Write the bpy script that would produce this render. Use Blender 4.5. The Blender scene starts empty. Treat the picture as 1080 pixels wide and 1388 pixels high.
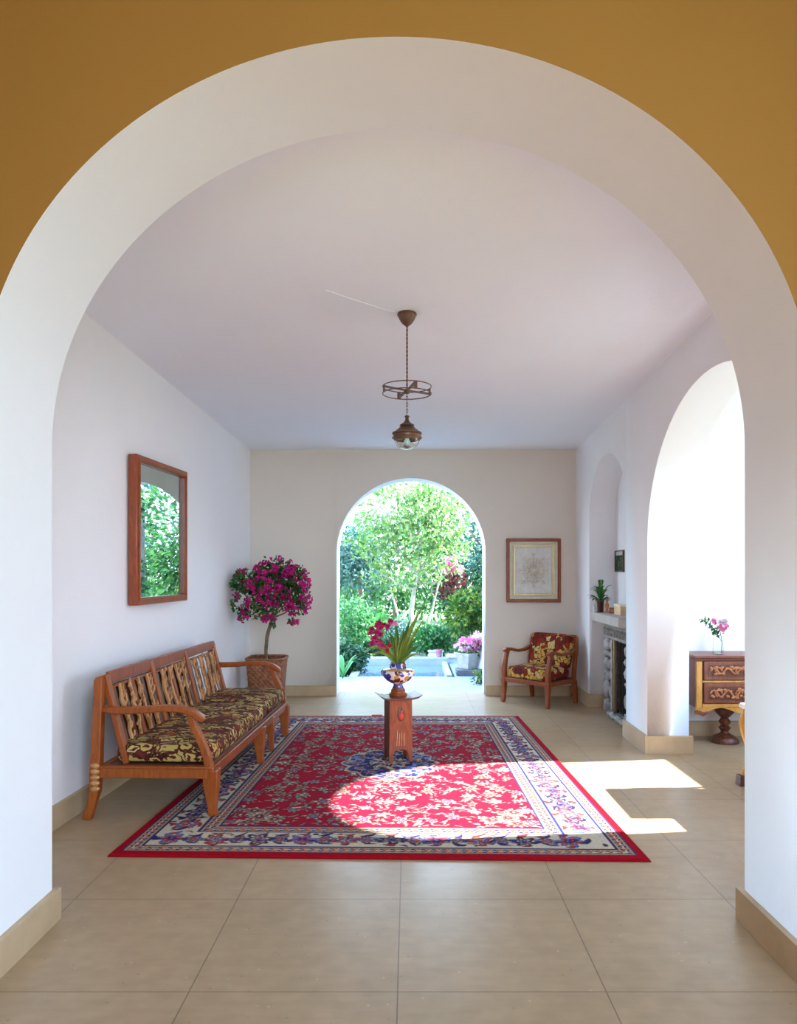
import bpy, bmesh, math, random
import numpy as np
from mathutils import Vector, Matrix, noise

random.seed(7)
C = bpy.context.scene.collection
PI = math.pi
EYE = 1.5
F = 1005.0          # focal length in pixels of a 1080-pixel-wide frame
R = math.radians

# ------------------------------------------------------------------ materials
def new_mat(name):
    m = bpy.data.materials.new(name); m.use_nodes = True
    nt = m.node_tree
    b = nt.nodes['Principled BSDF']
    return m, nt, b

def N(nt, typ, **kw):
    n = nt.nodes.new(typ)
    for k, v in kw.items():
        if k.startswith('i_'):
            key = k[2:]
            key = int(key) if key.isdigit() else key.replace('_', ' ')
            n.inputs[key].default_value = v
        else:
            setattr(n, k, v)
    return n

def L(nt, a, b): nt.links.new(a, b)

def coords(nt, kind='Object', scale=(1, 1, 1), rot=(0, 0, 0)):
    t = N(nt, 'ShaderNodeTexCoord'); mp = N(nt, 'ShaderNodeMapping')
    mp.inputs['Scale'].default_value = scale; mp.inputs['Rotation'].default_value = rot
    L(nt, t.outputs[kind], mp.inputs[0]); return mp.outputs[0]

def ramp(nt, fac, stops, interp='LINEAR'):
    r = N(nt, 'ShaderNodeValToRGB'); r.color_ramp.interpolation = interp
    e = r.color_ramp.elements
    while len(e) < len(stops): e.new(0.5)
    for el, (p, c) in zip(e, stops):
        el.position = p; el.color = (c[0], c[1], c[2], 1)
    L(nt, fac, r.inputs[0]); return r.outputs[0]

def mixc(nt, fac, a, b, mode='MIX'):
    m = N(nt, 'ShaderNodeMix', data_type='RGBA', blend_type=mode)
    for s, v in ((m.inputs[0], fac), (m.inputs[6], a), (m.inputs[7], b)):
        if isinstance(v, (int, float)): s.default_value = v
        elif isinstance(v, tuple): s.default_value = (v[0], v[1], v[2], 1)
        else: L(nt, v, s)
    return m.outputs[2]

def bump(nt, b, h, strength=.3, dist=.01):
    bp = N(nt, 'ShaderNodeBump'); bp.inputs['Strength'].default_value = strength
    bp.inputs['Distance'].default_value = dist
    L(nt, h, bp.inputs['Height']); L(nt, bp.outputs[0], b.inputs['Normal'])

def noise_n(nt, co, scale, detail=4, rough=.55, dist=0):
    n = N(nt, 'ShaderNodeTexNoise'); L(nt, co, n.inputs['Vector'])
    n.inputs['Scale'].default_value = scale; n.inputs['Detail'].default_value = detail
    n.inputs['Roughness'].default_value = rough; n.inputs['Distortion'].default_value = dist
    return n.outputs['Fac']

def dark(c, f): return tuple(x * f for x in c)

def m_plaster(name, col, var=.06, rough=.85):
    m, nt, b = new_mat(name); co = coords(nt)
    f = noise_n(nt, co, 1.3, 5)
    L(nt, ramp(nt, f, [(.3, dark(col, 1 - var)), (.7, col)]), b.inputs['Base Color'])
    b.inputs['Roughness'].default_value = rough
    h = noise_n(nt, co, 9, 6, .6)
    bump(nt, b, h, .25, .012)
    return m

def m_plain(name, col, rough=.6, metal=0, spec=.5, bumps=0):
    m, nt, b = new_mat(name); co = coords(nt)
    f = noise_n(nt, co, 14, 3)
    L(nt, ramp(nt, f, [(.3, dark(col, .85)), (.7, col)]), b.inputs['Base Color'])
    b.inputs['Roughness'].default_value = rough; b.inputs['Metallic'].default_value = metal
    b.inputs['Specular IOR Level'].default_value = spec
    if bumps: bump(nt, b, noise_n(nt, co, 40, 4), bumps, .005)
    return m

def m_wood(name, c1, c2, rough=.38, scale=(9, 9, 2), gn=5):
    m, nt, b = new_mat(name); co = coords(nt, 'Object', scale)
    f = noise_n(nt, co, gn, 6, .6, .8)
    f2 = noise_n(nt, coords(nt), 3.0, 3)
    base = ramp(nt, f, [(.3, dark(c1, .55)), (.45, c1), (.68, c2)])
    L(nt, mixc(nt, f2, base, dark(c1, .8)), b.inputs['Base Color'])
    b.inputs['Roughness'].default_value = rough
    bump(nt, b, f, .15, .004)
    return m

def m_stone(name, c1, c2, scale=6, rough=.8, bs=.5):
    m, nt, b = new_mat(name); co = coords(nt)
    f = noise_n(nt, co, scale, 8, .65)
    L(nt, ramp(nt, f, [(.3, c1), (.7, c2)]), b.inputs['Base Color'])
    b.inputs['Roughness'].default_value = rough
    bump(nt, b, noise_n(nt, co, scale * 3, 6), bs, .01)
    return m

def m_tile(name, c1, c2, wid, hei, off=(0, 0), mortar=.0035, grout=(.2, .15, .09), rough=.32):
    m, nt, b = new_mat(name); co = coords(nt)
    mp = N(nt, 'ShaderNodeMapping'); mp.inputs['Location'].default_value = (-off[0], -off[1], 0)
    L(nt, co, mp.inputs[0])
    br = N(nt, 'ShaderNodeTexBrick'); br.offset = 0; br.squash = 1
    L(nt, mp.outputs[0], br.inputs['Vector'])
    br.inputs['Scale'].default_value = 1; br.inputs['Brick Width'].default_value = wid
    br.inputs['Row Height'].default_value = hei; br.inputs['Mortar Size'].default_value = mortar
    br.inputs['Mortar Smooth'].default_value = .2; br.inputs['Bias'].default_value = 0
    br.inputs['Color1'].default_value = (*c1, 1); br.inputs['Color2'].default_value = (*c2, 1)
    br.inputs['Mortar'].default_value = (*grout, 1)
    v = noise_n(nt, co, 2.2, 7, .62, .4)
    cl = mixc(nt, .55, br.outputs['Color'], ramp(nt, v, [(.25, (.80, .80, .81)), (.75, (1, 1, 1))]), 'MULTIPLY')
    sp = noise_n(nt, co, 11, 2, .5)
    cl = mixc(nt, .35, cl, ramp(nt, sp, [(.35, (.75, .74, .72)), (.65, (1, 1, 1))]), 'MULTIPLY')
    st = noise_n(nt, coords(nt, 'Object', (1, 5, 1)), 5, 4, .6, .5)      # faint sediment streaks
    cl = mixc(nt, .35, cl, ramp(nt, st, [(.35, (.80, .79, .76)), (.6, (1, 1, 1))]), 'MULTIPLY')
    p1 = N(nt, 'ShaderNodeTexVoronoi'); L(nt, co, p1.inputs['Vector']); p1.inputs['Scale'].default_value = 14
    cl = mixc(nt, ramp(nt, p1.outputs['Distance'], [(.05, (.6, .6, .6)), (.08, (0, 0, 0))]), cl, dark(c1, .45))
    p2 = N(nt, 'ShaderNodeTexVoronoi'); L(nt, coords(nt, 'Object', (1, 1, 1), (0, 0, .7)), p2.inputs['Vector']); p2.inputs['Scale'].default_value = 11
    cl = mixc(nt, ramp(nt, p2.outputs['Distance'], [(.04, (.35, .35, .35)), (.07, (0, 0, 0))]), cl, (.62, .55, .44))
    L(nt, cl, b.inputs['Base Color'])
    L(nt, ramp(nt, v, [(.3, (rough + .09,) * 3), (.7, (rough,) * 3)]), b.inputs['Roughness'])
    bump(nt, b, br.outputs['Fac'], -.35, .004)
    return m

def m_leaf(name, cols, rough=.45, trans=.35, spec=.4):
    m, nt, b = new_mat(name)
    g = N(nt, 'ShaderNodeNewGeometry')
    st = [(i / max(1, len(cols) - 1), c) for i, c in enumerate(cols)]
    col = ramp(nt, g.outputs['Random Per Island'], st)
    L(nt, col, b.inputs['Base Color'])
    b.inputs['Roughness'].default_value = rough; b.inputs['Specular IOR Level'].default_value = spec
    tr = N(nt, 'ShaderNodeBsdfTranslucent'); L(nt, col, tr.inputs[0])
    mx = N(nt, 'ShaderNodeMixShader'); mx.inputs[0].default_value = trans
    L(nt, b.outputs[0], mx.inputs[1]); L(nt, tr.outputs[0], mx.inputs[2])
    L(nt, mx.outputs[0], nt.nodes['Material Output'].inputs[0])
    return m

def m_glass(name, col=(.95, 1, 1), rough=0.0):
    m, nt, b = new_mat(name)
    b.inputs['Base Color'].default_value = (*col, 1); b.inputs['Roughness'].default_value = rough
    b.inputs['Transmission Weight'].default_value = 1; b.inputs['IOR'].default_value = 1.45
    return m

def m_fabric(name, sc=(1, 1, 1), base=9.0, cols=None, maze=False):
    """woven tapestry cloth: crooked ochre and olive strokes outlined in dark brown"""
    m, nt, b = new_mat(name); co = coords(nt, 'Object', sc)
    nz = N(nt, 'ShaderNodeTexNoise'); L(nt, co, nz.inputs['Vector']); nz.inputs['Scale'].default_value = base * .9
    ad = N(nt, 'ShaderNodeMixRGB' if False else 'ShaderNodeVectorMath', operation='MULTIPLY_ADD')
    L(nt, nz.outputs['Color'], ad.inputs[0]); ad.inputs[1].default_value = (.11, .11, .11); L(nt, co, ad.inputs[2])
    vo = N(nt, 'ShaderNodeTexVoronoi'); L(nt, ad.outputs[0], vo.inputs['Vector']); vo.inputs['Scale'].default_value = base
    ve = N(nt, 'ShaderNodeTexVoronoi', feature='DISTANCE_TO_EDGE'); L(nt, ad.outputs[0], ve.inputs['Vector']); ve.inputs['Scale'].default_value = base
    if maze: vo.distance = 'CHEBYCHEV'
    sep = N(nt, 'ShaderNodeSeparateColor'); L(nt, vo.outputs['Color'], sep.inputs[0])
    cols = cols or [(.16, .02, .012), (.52, .31, .07), (.09, .02, .012), (.42, .30, .10), (.22, .18, .06), (.50, .36, .14), (.24, .035, .012)]
    col = ramp(nt, sep.outputs[0], [(i / len(cols), c) for i, c in enumerate(cols)], 'CONSTANT')
    # concentric strokes inside each patch
    d = N(nt, 'ShaderNodeMath', operation='MULTIPLY'); L(nt, vo.outputs['Distance'], d.inputs[0]); d.inputs[1].default_value = 20
    s = N(nt, 'ShaderNodeMath', operation='SINE'); L(nt, d.outputs[0], s.inputs[0])
    if maze:
        d.inputs[1].default_value = 17
        col = mixc(nt, ramp(nt, s.outputs[0], [(.15, (0, 0, 0)), (.35, (1, 1, 1))]), col, (.085, .018, .010))
    else: col = mixc(nt, ramp(nt, s.outputs[0], [(.7, (0, 0, 0)), (.9, (.7, .7, .7))]), col, (.07, .012, .008))
    col = mixc(nt, ramp(nt, ve.outputs['Distance'], [(.03, (1, 1, 1)), (.06, (0, 0, 0))]), col, (.045, .01, .008))
    L(nt, col, b.inputs['Base Color']); b.inputs['Roughness'].default_value = .9
    b.inputs['Specular IOR Level'].default_value = .2
    bump(nt, b, noise_n(nt, coords(nt), 160, 2), .3, .003)
    return m

def m_vcol(name, rough=.95, bs=.35):
    m, nt, b = new_mat(name)
    a = N(nt, 'ShaderNodeAttribute', attribute_name='Col')
    co = coords(nt)
    f = noise_n(nt, co, 70, 3, .7)
    L(nt, mixc(nt, 1.0, a.outputs['Color'], ramp(nt, f, [(.25, (.72, .72, .72)), (.75, (1.12, 1.12, 1.12))]), 'MULTIPLY'), b.inputs['Base Color'])
    b.inputs['Roughness'].default_value = rough; b.inputs['Specular IOR Level'].default_value = .04
    bump(nt, b, noise_n(nt, co, 220, 2), bs, .004)
    return m

WHITE = m_plaster('white plaster', (.88, .89, .93), .03)
REVEAL = m_plaster('white arch plaster', (.85, .89, .94), .03)
OCHRE = m_plaster('ochre painted plaster', (.315, .155, .026), .05)
CREAM = m_plaster('cream plaster', (.74, .69, .62), .04)
CEIL = m_plaster('ceiling plaster', (.84, .89, .98), .02)
LIME = m_stone('limestone baseboard', (.41, .295, .17), (.53, .395, .25), 3, .55, .1)
TILE = m_tile('limestone floor tiles', (.42, .30, .175), (.445, .32, .19), .745, .748, (-.04 - .745 * 10, 3.395 - .748 * 12), .0028, (.20, .14, .085), .3)
TERR = m_tile('pale terrace tiles', (.27, .34, .40), (.30, .37, .43), .48, .55, (.095 - .48 * 40, 9.08 - .55 * 20), .006, (.25, .28, .32), .5)
OAK = m_wood('honey pine', (.31, .066, .006), (.47, .125, .014), .45)
RED = m_wood('reddish pine', (.25, .052, .010), (.42, .11, .022), .42)
CARV = m_wood('carved pale pine', (.50, .22, .07), (.74, .45, .22))
DARKW = m_wood('walnut', (.10, .028, .014), (.22, .07, .03))
CABW = m_wood('cabinet brown wood', (.19, .05, .025), (.32, .105, .05))
GOLDW = m_wood('golden oak', (.56, .26, .05), (.75, .42, .11))
BRONZE = m_plain('aged copper', (.17, .095, .06), .45, .7)
FABRIC = m_fabric('tapestry seat cloth', (.7, 1.1, 1.0), 15, [(.46, .33, .10), (.14, .02, .012), (.50, .38, .15), (.26, .22, .08), (.40, .29, .09), (.10, .04, .02), (.52, .30, .09), (.34, .07, .02)], True)
FABRIC2 = m_fabric('tapestry chair cloth', (1, 1, 1), 15, [(.25, .02, .012), (.62, .36, .07), (.16, .015, .01), (.55, .37, .10), (.32, .03, .012), (.62, .45, .16), (.20, .02, .01)])
GREY_ST = m_stone('grey carved stone', (.16, .155, .15), (.42, .40, .38), 14, .85, .8)
PALE_ST = m_stone('pale fieldstone', (.16, .145, .13), (.44, .42, .42), 8, .85, .6)
SHELF_ST = m_stone('honed grey stone', (.34, .32, .29), (.46, .43, .39), 5, .6, .15)
BLACK = m_plain('soot black', (.012, .01, .01), .7)
BRASS = m_plain('brass', (.65, .42, .2), .35, 1)
SOIL = m_stone('potting soil', (.02, .013, .008), (.07, .045, .03), 30, .95, 1)
GREENL = m_leaf('dark green leaves', [(.008, .045, .008), (.02, .11, .02), (.05, .2, .03), (.012, .06, .015)])
ORCHL = m_leaf('yellow green strap leaves', [(.10, .16, .02), (.22, .30, .04), (.14, .22, .03)], .35, .3)
BROADL = m_leaf('deep green blades', [(.03, .10, .012), (.07, .17, .02), (.04, .13, .02)], .35, .3)
MAG = m_leaf('magenta bracts', [(.55, .01, .20), (.68, .015, .30), (.50, .008, .13), (.75, .03, .38)], .6, .4)
ORCHF = m_leaf('plum orchid petals', [(.20, .006, .07), (.42, .02, .17), (.5, .02, .08), (.6, .12, .32)], .55, .3)
PINK = m_leaf('pink petals', [(.85, .15, .35), (.8, .25, .5), (.9, .4, .55)], .6, .4)
BARK = m_stone('grey brown bark', (.13, .085, .05), (.30, .21, .13), 20, .9, .8)
PBARK = m_stone('pale silver bark', (.20, .19, .14), (.38, .36, .28), 14, .85, .5)
GLASS = m_glass('clear glass')

# ------------------------------------------------------------------ mesh helpers
class MB:
    def __init__(s): s.bm = bmesh.new()
    def _vf(s, vs, fs, smooth=False):
        v = [s.bm.verts.new(p) for p in vs]
        out = []
        for f in fs:
            try:
                fc = s.bm.faces.new([v[i] for i in f]); out.append(fc)
            except ValueError: pass
        return v
    def box(s, c, d, rot=(0, 0, 0), taper=(1, 1)):
        """centre c, size d; taper scales the top"""
        M = Matrix.Translation(c) @ Matrix.Rotation(rot[2], 4, 'Z') @ Matrix.Rotation(rot[1], 4, 'Y') @ Matrix.Rotation(rot[0], 4, 'X')
        vs = []
        for z in (-1, 1):
            k = taper if z > 0 else (1, 1)
            for x, y in ((-1, -1), (1, -1), (1, 1), (-1, 1)):
                vs.append(M @ Vector((x * d[0] / 2 * k[0], y * d[1] / 2 * k[1], z * d[2] / 2)))
        s._vf(vs, [(3, 2, 1, 0), (4, 5, 6, 7), (0, 1, 5, 4), (1, 2, 6, 5), (2, 3, 7, 6), (3, 0, 4, 7)])
        return s
    def b2(s, x0, x1, y0, y1, z0, z1):
        return s.box(((x0 + x1) / 2, (y0 + y1) / 2, (z0 + z1) / 2), (x1 - x0, y1 - y0, z1 - z0))
    def sweep(s, pts, sizes, up=(0, 0, 1), sides=4, closed=False):
        """section (w,d) per point swept along pts; w lies across 'up' and the path, d the other way"""
        pts = [Vector(p) for p in pts]; n = len(pts); rings = []
        for i, p in enumerate(pts):
            a = pts[(i - 1) % n] if closed or i else pts[0]; b = pts[(i + 1) % n] if closed or i < n - 1 else pts[-1]
            t = (b - a).normalized()
            x = t.cross(Vector(up))
            if x.length < 1e-4: x = t.cross(Vector((1, 0, 0)))
            x.normalize(); y = t.cross(x).normalized()
            sz = sizes[i] if isinstance(sizes, list) else sizes
            w, d = sz if isinstance(sz, (tuple, list)) else (sz, sz)
            ring = []
            for k in range(sides):
                if sides == 4:
                    cx, cy = ((-1, -1), (1, -1), (1, 1), (-1, 1))[k]; q = p + x * w / 2 * cx + y * d / 2 * cy
                else:
                    an = 2 * PI * k / sides; q = p + x * w / 2 * math.cos(an) + y * d / 2 * math.sin(an)
                ring.append(s.bm.verts.new(q))
            rings.append(ring)
        m = n if closed else n - 1
        for i in range(m):
            A, B = rings[i], rings[(i + 1) % n]
            for k in range(sides):
                s.bm.faces.new((A[k], A[(k + 1) % sides], B[(k + 1) % sides], B[k]))
        if not closed:
            s.bm.faces.new(rings[0][::-1]); s.bm.faces.new(rings[-1])
        return s
    def tube(s, pts, r, sides=8, closed=False):
        rs = [(2 * q, 2 * q) for q in r] if isinstance(r, list) else (2 * r, 2 * r)
        return s.sweep(pts, rs, up=(.13, .21, .96), sides=sides, closed=closed)
    def lathe(s, prof, c=(0, 0, 0), seg=28, cap=True, sx=1, sy=1):
        c = Vector(c); rings = []
        for r, z in prof:
            rings.append([s.bm.verts.new(c + Vector((r * sx * math.cos(2 * PI * k / seg), r * sy * math.sin(2 * PI * k / seg), z))) for k in range(seg)])
        for A, B in zip(rings, rings[1:]):
            for k in range(seg): s.bm.faces.new((A[k], A[(k + 1) % seg], B[(k + 1) % seg], B[k]))
        if cap:
            s.bm.faces.new(rings[0][::-1]); s.bm.faces.new(rings[-1])
        return s
    def ball(s, c, r, seg=12, rings=8, jitter=0, seed=0):
        r = r if isinstance(r, tuple) else (r, r, r); c = Vector(c)
        ret = bmesh.ops.create_uvsphere(s.bm, u_segments=seg, v_segments=rings, radius=1)
        for v in ret['verts']:
            k = 1 + (jitter * noise.noise(v.co * 1.7 + Vector((seed, 0, 0))) if jitter else 0)
            v.co = c + Vector((v.co.x * r[0] * k, v.co.y * r[1] * k, v.co.z * r[2] * k))
        return s
    def prism(s, outline, axis, a, b):
        """outline of 2-D points extruded along axis ('x','y','z') from a to b"""
        def P(u, v, t): return {'x': (t, u, v), 'y': (u, t, v), 'z': (u, v, t)}[axis]
        n = len(outline)
        A = [s.bm.verts.new(P(u, v, a)) for u, v in outline]; B = [s.bm.verts.new(P(u, v, b)) for u, v in outline]
        s.bm.faces.new(A[::-1]); s.bm.faces.new(B)
        for i in range(n): s.bm.faces.new((A[i], A[(i + 1) % n], B[(i + 1) % n], B[i]))
        return s
    def blade(s, pts, widths, nrm=(0, 0, 1), fold=.25, th=0.0):
        """a leaf: a strip along pts, folded along its midrib"""
        pts = [Vector(p) for p in pts]; rows = []
        for i, p in enumerate(pts):
            t = (pts[min(i + 1, len(pts) - 1)] - pts[max(i - 1, 0)]).normalized()
            x = t.cross(Vector(nrm));
            if x.length < 1e-3: x = t.cross(Vector((1, .3, 0)))
            x.normalize(); y = x.cross(t).normalized(); w = widths[i] / 2
            rows.append([s.bm.verts.new(p - x * w + y * w * fold), s.bm.verts.new(p), s.bm.verts.new(p + x * w + y * w * fold)])
        for A, B in zip(rows, rows[1:]):
            s.bm.faces.new((A[0], A[1], B[1], B[0])); s.bm.faces.new((A[1], A[2], B[2], B[1]))
        return s
    def build(s, name, mat, parent=None, smooth=35, bevel=0, subdiv=0, loc=None, normals=True):
        if normals: bmesh.ops.recalc_face_normals(s.bm, faces=s.bm.faces)
        me = bpy.data.meshes.new(name); s.bm.to_mesh(me); s.bm.free()
        for m in (mat if isinstance(mat, (list, tuple)) else [mat]): me.materials.append(m)
        if smooth:
            me.shade_smooth(); me.set_sharp_from_angle(angle=R(smooth))
        o = bpy.data.objects.new(name, me); C.objects.link(o)
        if parent is not None: o.parent = parent
        if loc is not None: o.location = loc
        if bevel:
            b = o.modifiers.new('bevel', 'BEVEL'); b.width = bevel; b.segments = 2; b.limit_method = 'ANGLE'; b.angle_limit = R(40)
        if subdiv:
            b = o.modifiers.new('sub', 'SUBSURF'); b.levels = subdiv; b.render_levels = subdiv
        return o

def tag(o, label=None, cat=None, group=None, kind=None):
    if label: o['label'] = label
    if cat: o['category'] = cat
    if group: o['group'] = group
    if kind: o['kind'] = kind
    return o
def thing(name, label, cat, loc=(0, 0, 0), rz=0, group=None):
    o = bpy.data.objects.new(name, None); C.objects.link(o); o.location = loc; o.rotation_euler = (0, 0, rz)
    o.empty_display_size = .1
    return tag(o, label, cat, group)
def struct(o, label=None): return tag(o, label, None, None, 'structure')

def leaf_cloud(name, mat, parent, pts, size, shape=.5, droop=0.0, seed=1, loc=None):
    """many small folded leaves, four corners each, around the given points"""
    rng = np.random.default_rng(seed)
    P = np.asarray(pts, float); n = len(P)
    d = rng.normal(size=(n, 3)); d[:, 2] -= droop; d /= np.linalg.norm(d, axis=1)[:, None]
    u = rng.normal(size=(n, 3)); u -= (u * d).sum(1)[:, None] * d; u /= np.linalg.norm(u, axis=1)[:, None]
    w = np.cross(d, u); s = (size * rng.uniform(.6, 1.3, n))[:, None]
    V = np.stack([P, P + d * s * .5 + u * s * shape * .5 + w * s * .08, P + d * s, P + d * s * .5 - u * s * shape * .5 + w * s * .08], 1).reshape(-1, 3)
    me = bpy.data.meshes.new(name)
    me.from_pydata(V.tolist(), [], np.arange(n * 4).reshape(n, 4).tolist())
    me.materials.append(mat)
    o = bpy.data.objects.new(name, me); C.objects.link(o)
    if parent is not None: o.parent = parent
    if loc is not None: o.location = loc
    return o

def grid_mesh(name, nu, nv, fn, mat, parent=None, colfn=None, closed_u=False, smooth=True):
    """a sheet of nu x nv points, positions from fn(i,j)"""
    V = [fn(i, j) for j in range(nv) for i in range(nu)]
    mu = nu if closed_u else nu - 1
    Fs = [(j * nu + i, j * nu + (i + 1) % nu, (j + 1) * nu + (i + 1) % nu, (j + 1) * nu + i) for j in range(nv - 1) for i in range(mu)]
    me = bpy.data.meshes.new(name); me.from_pydata(V, [], Fs); me.materials.append(mat)
    if smooth: me.shade_smooth()
    o = bpy.data.objects.new(name, me); C.objects.link(o)
    if parent is not None: o.parent = parent
    return o

# ------------------------------------------------------------------ the room
def arch_wall(name, u0, u1, top, ops, T, M, mats, nseg=56):
    """a wall with arched openings; local axes u along, t through (0 = face, T = back), z up.
    ops: (centre, half width, spring height, rise, sill).  mats: face, reveal, back"""
    bm = bmesh.new()
    def V(u, t, z): return bm.verts.new(M @ Vector((u, t, z)))
    def quad(pts, mi, sm=False):
        f = bm.faces.new([V(*p) for p in pts]); f.material_index = mi; f.smooth = sm
    def both(ua, za, ub, zb, ub2, zt):
        pass
    cur = u0
    for (uc, a, zs, b, sill) in sorted(ops):
        for t, mi in ((0, 0), (T, 2)):
            quad([(cur, t, 0), (uc - a, t, 0), (uc - a, t, top), (cur, t, top)], mi)
            if sill: quad([(uc - a, t, 0), (uc + a, t, 0), (uc + a, t, sill), (uc - a, t, sill)], mi)
        arc = [(uc - a * math.cos(PI * i / nseg), zs + b * math.sin(PI * i / nseg)) for i in range(nseg + 1)]
        for (ua, za), (ub, zb) in zip(arc, arc[1:]):
            for t, mi in ((0, 0), (T, 2)):
                quad([(ua, t, za), (ub, t, zb), (ub, t, top), (ua, t, top)], mi)
            quad([(ua, 0, za), (ub, 0, zb), (ub, T, zb), (ua, T, za)], 1, True)
        for uu in (uc - a, uc + a): quad([(uu, 0, sill), (uu, 0, zs), (uu, T, zs), (uu, T, sill)], 1)
        if sill: quad([(uc - a, 0, sill), (uc + a, 0, sill), (uc + a, T, sill), (uc - a, T, sill)], 1)
        cur = uc + a
    for t, mi in ((0, 0), (T, 2)): quad([(cur, t, 0), (u1, t, 0), (u1, t, top), (cur, t, top)], mi)
    quad([(u0, 0, top), (u1, 0, top), (u1, T, top), (u0, T, top)], 2)
    for uu in (u0, u1): quad([(uu, 0, 0), (uu, 0, top), (uu, T, top), (uu, T, 0)], 2)
    bmesh.ops.remove_doubles(bm, verts=bm.verts, dist=1e-4)
    bmesh.ops.recalc_face_normals(bm, faces=bm.faces)
    me = bpy.data.meshes.new(name); bm.to_mesh(me); bm.free()
    for m in mats: me.materials.append(m)
    me.set_sharp_from_angle(angle=R(30))
    o = bpy.data.objects.new(name, me); C.objects.link(o)
    return struct(o)

def frame_uvt(org, dirv, out):
    d = Vector(dirv).normalized(); o = Vector(out).normalized()
    M = Matrix(((d.x, o.x, 0, org[0]), (d.y, o.y, 0, org[1]), (0, 0, 1, 0), (0, 0, 0, 1)))
    return M

# front wall with the big arch the picture is taken through
A_C, A_A, A_ZS, A_B = -.045, 1.485, 2.038, 1.36
arch_wall('wall_front', -3.6, 4.4, 4.2, [(A_C, A_A, A_ZS, A_B, 0), (3.02, .74, 2.2, .55, .6)], .55, frame_uvt((0, 2.63), (1, 0, 0), (0, 1, 0)), [OCHRE, REVEAL, WHITE], 96)
# back wall with the garden arch
arch_wall('wall_back', -2.5, 2.55, 3.7, [(.0265, .9, 1.733, .9, 0)], .37, frame_uvt((0, 8.97), (1, 0, 0), (0, 1, 0)), [CREAM, REVEAL, WHITE], 64)
# left wall (slightly out of square with the room)
wl = frame_uvt((-2.117, 3.18), (.2, 5.79, 0), (-5.79, .2, 0))
bmw = MB(); bmw.b2(0, 5.80, 0, .3, 0, 3.7)
for v in bmw.bm.verts: v.co = wl @ v.co
struct(bmw.build('wall_left', WHITE, smooth=0))
# right wall with the fireplace niche and the arch to the next room
rd = Vector((.02, 1, 0)).normalized(); ro = Vector((1, -.02, 0)).normalized()
MR = frame_uvt((1.906, 3.18), rd, ro)
uN, uA = 7.5 - 3.18, 4.79 - 3.18
arch_wall('wall_right', 0, 5.80, 3.7, [(uA, 1.32, 1.72, 1.085, 0), (uN, .75, 2.08, .61, 0)], .34, MR, [WHITE, REVEAL, WHITE])
nb = MB(); nb.b2(5.0 - 1.5, 5.35, .285, .5, 0, 3.2)
for v in nb.bm.verts: v.co = MR @ v.co
struct(nb.build('wall_niche', WHITE, smooth=0))
# next room
SW = (.0, )
arch_wall('wall_side_room', 3.18, 7.1, 3.7, [(5.37, .81, 2.24, .5, 1.08)], .3, frame_uvt((3.9, 0), (0, 1, 0), (1, 0, 0)), [WHITE, REVEAL, WHITE])
struct(MB().b2(2.2, 4.2, 6.79, 7.05, 0, 3.7).build('wall_side_back', WHITE, smooth=0))
# entrance room behind the camera
struct(MB().b2(-2.4, -2.1, -1.3, 2.63, 0, 4.2).build('wall_entrance_left', OCHRE, smooth=0))
struct(MB().b2(1.98, 2.25, -.25, 2.63, 0, 4.2).build('wall_entrance_right', OCHRE, smooth=0))
struct(MB().b2(-2.4, .0, -1.55, -1.3, 0, 4.2).build('wall_entrance_baffle', OCHRE, smooth=0))  # partial unseen wall added to dim the right arch jamb
struct(MB().b2(-2.4, 2.25, -1.55, 2.63, 4.2, 4.4).build('ceiling_entrance', CEIL, smooth=0))
struct(MB().b2(2.0, 4.2, 3.18, 7.05, 3.2, 3.4).build('ceiling_side_room', CEIL, smooth=0))

def ceil_h(y):
    h = 1.475 + .041 * (8.97 - y)
    if y < 4.75: h += .105 * (4.75 - y) ** 2
    return EYE + h
bmc = MB(); ys = [3.0 + i * (6.2 / 60) for i in range(61)]
outl = [(y, ceil_h(y)) for y in ys] + [(9.2, 3.75), (3.0, 3.75)]
bmc.prism(outl, 'x', -2.4, 2.35)
struct(bmc.build('ceiling', CEIL, smooth=20))

# floors
struct(MB().b2(-3.6, 4.2, -3.6, 9.34, -.1, 0).build('floor', TILE, smooth=0))
struct(MB().b2(-6, .0, 9.34, 10.6, -.12, -.005).b2(0, 6, 9.34, 10.6, -.12, -.005).b2(.66, 1.75, 10.6, 15, -.12, -.005).build('terrace', TERR, smooth=0))
GRASS = m_stone('garden soil and grass', (.03, .06, .015), (.09, .16, .04), 9, .95, .8)
struct(MB().b2(-40, 60, -40, 70, -.3, -.13).build('garden_ground', GRASS, smooth=0))

# baseboards
BH = .137; BT = .027
def board(name, segs):
    b = MB()
    for s in segs:
        b.b2(*s)
    return struct(b.build(name, LIME, smooth=0, bevel=.002))
xl, xr = A_C - A_A, A_C + A_A
board('baseboard_front_left', [(xl, xl + BT, 2.60, 3.21, 0, BH)])
board('baseboard_front_right', [(xr - BT, xr, 2.60, 3.21, 0, BH)])
board('baseboard_back', [(-1.95, -.8735, 8.945, 8.98, 0, .122), (.9265, 2.05, 8.945, 8.98, 0, .122)])
def board_m(name, M, segs):
    b = MB()
    for s in segs: b.b2(*s)
    for v in b.bm.verts: v.co = M @ v.co
    return struct(b.build(name, LIME, smooth=0, bevel=.002))
board_m('baseboard_left', wl, [(0, 5.78, -BT, .0, 0, BH)])
j0, j1 = uA + 1.32, uN - .75
board_m('baseboard_pier', MR, [(j0 - BT, j1 + BT, -BT, .0, 0, .15), (j0 - BT, j0, 0, .34 + BT, 0, .15), (j1, j1 + BT, 0, .1, 0, .15)])
j2 = uN + .75
board_m('baseboard_niche', MR, [(j2 - BT, j2, -BT, .285, 0, .137), (j2 - BT, 5.79, -BT, 0, 0, .137)])
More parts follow.
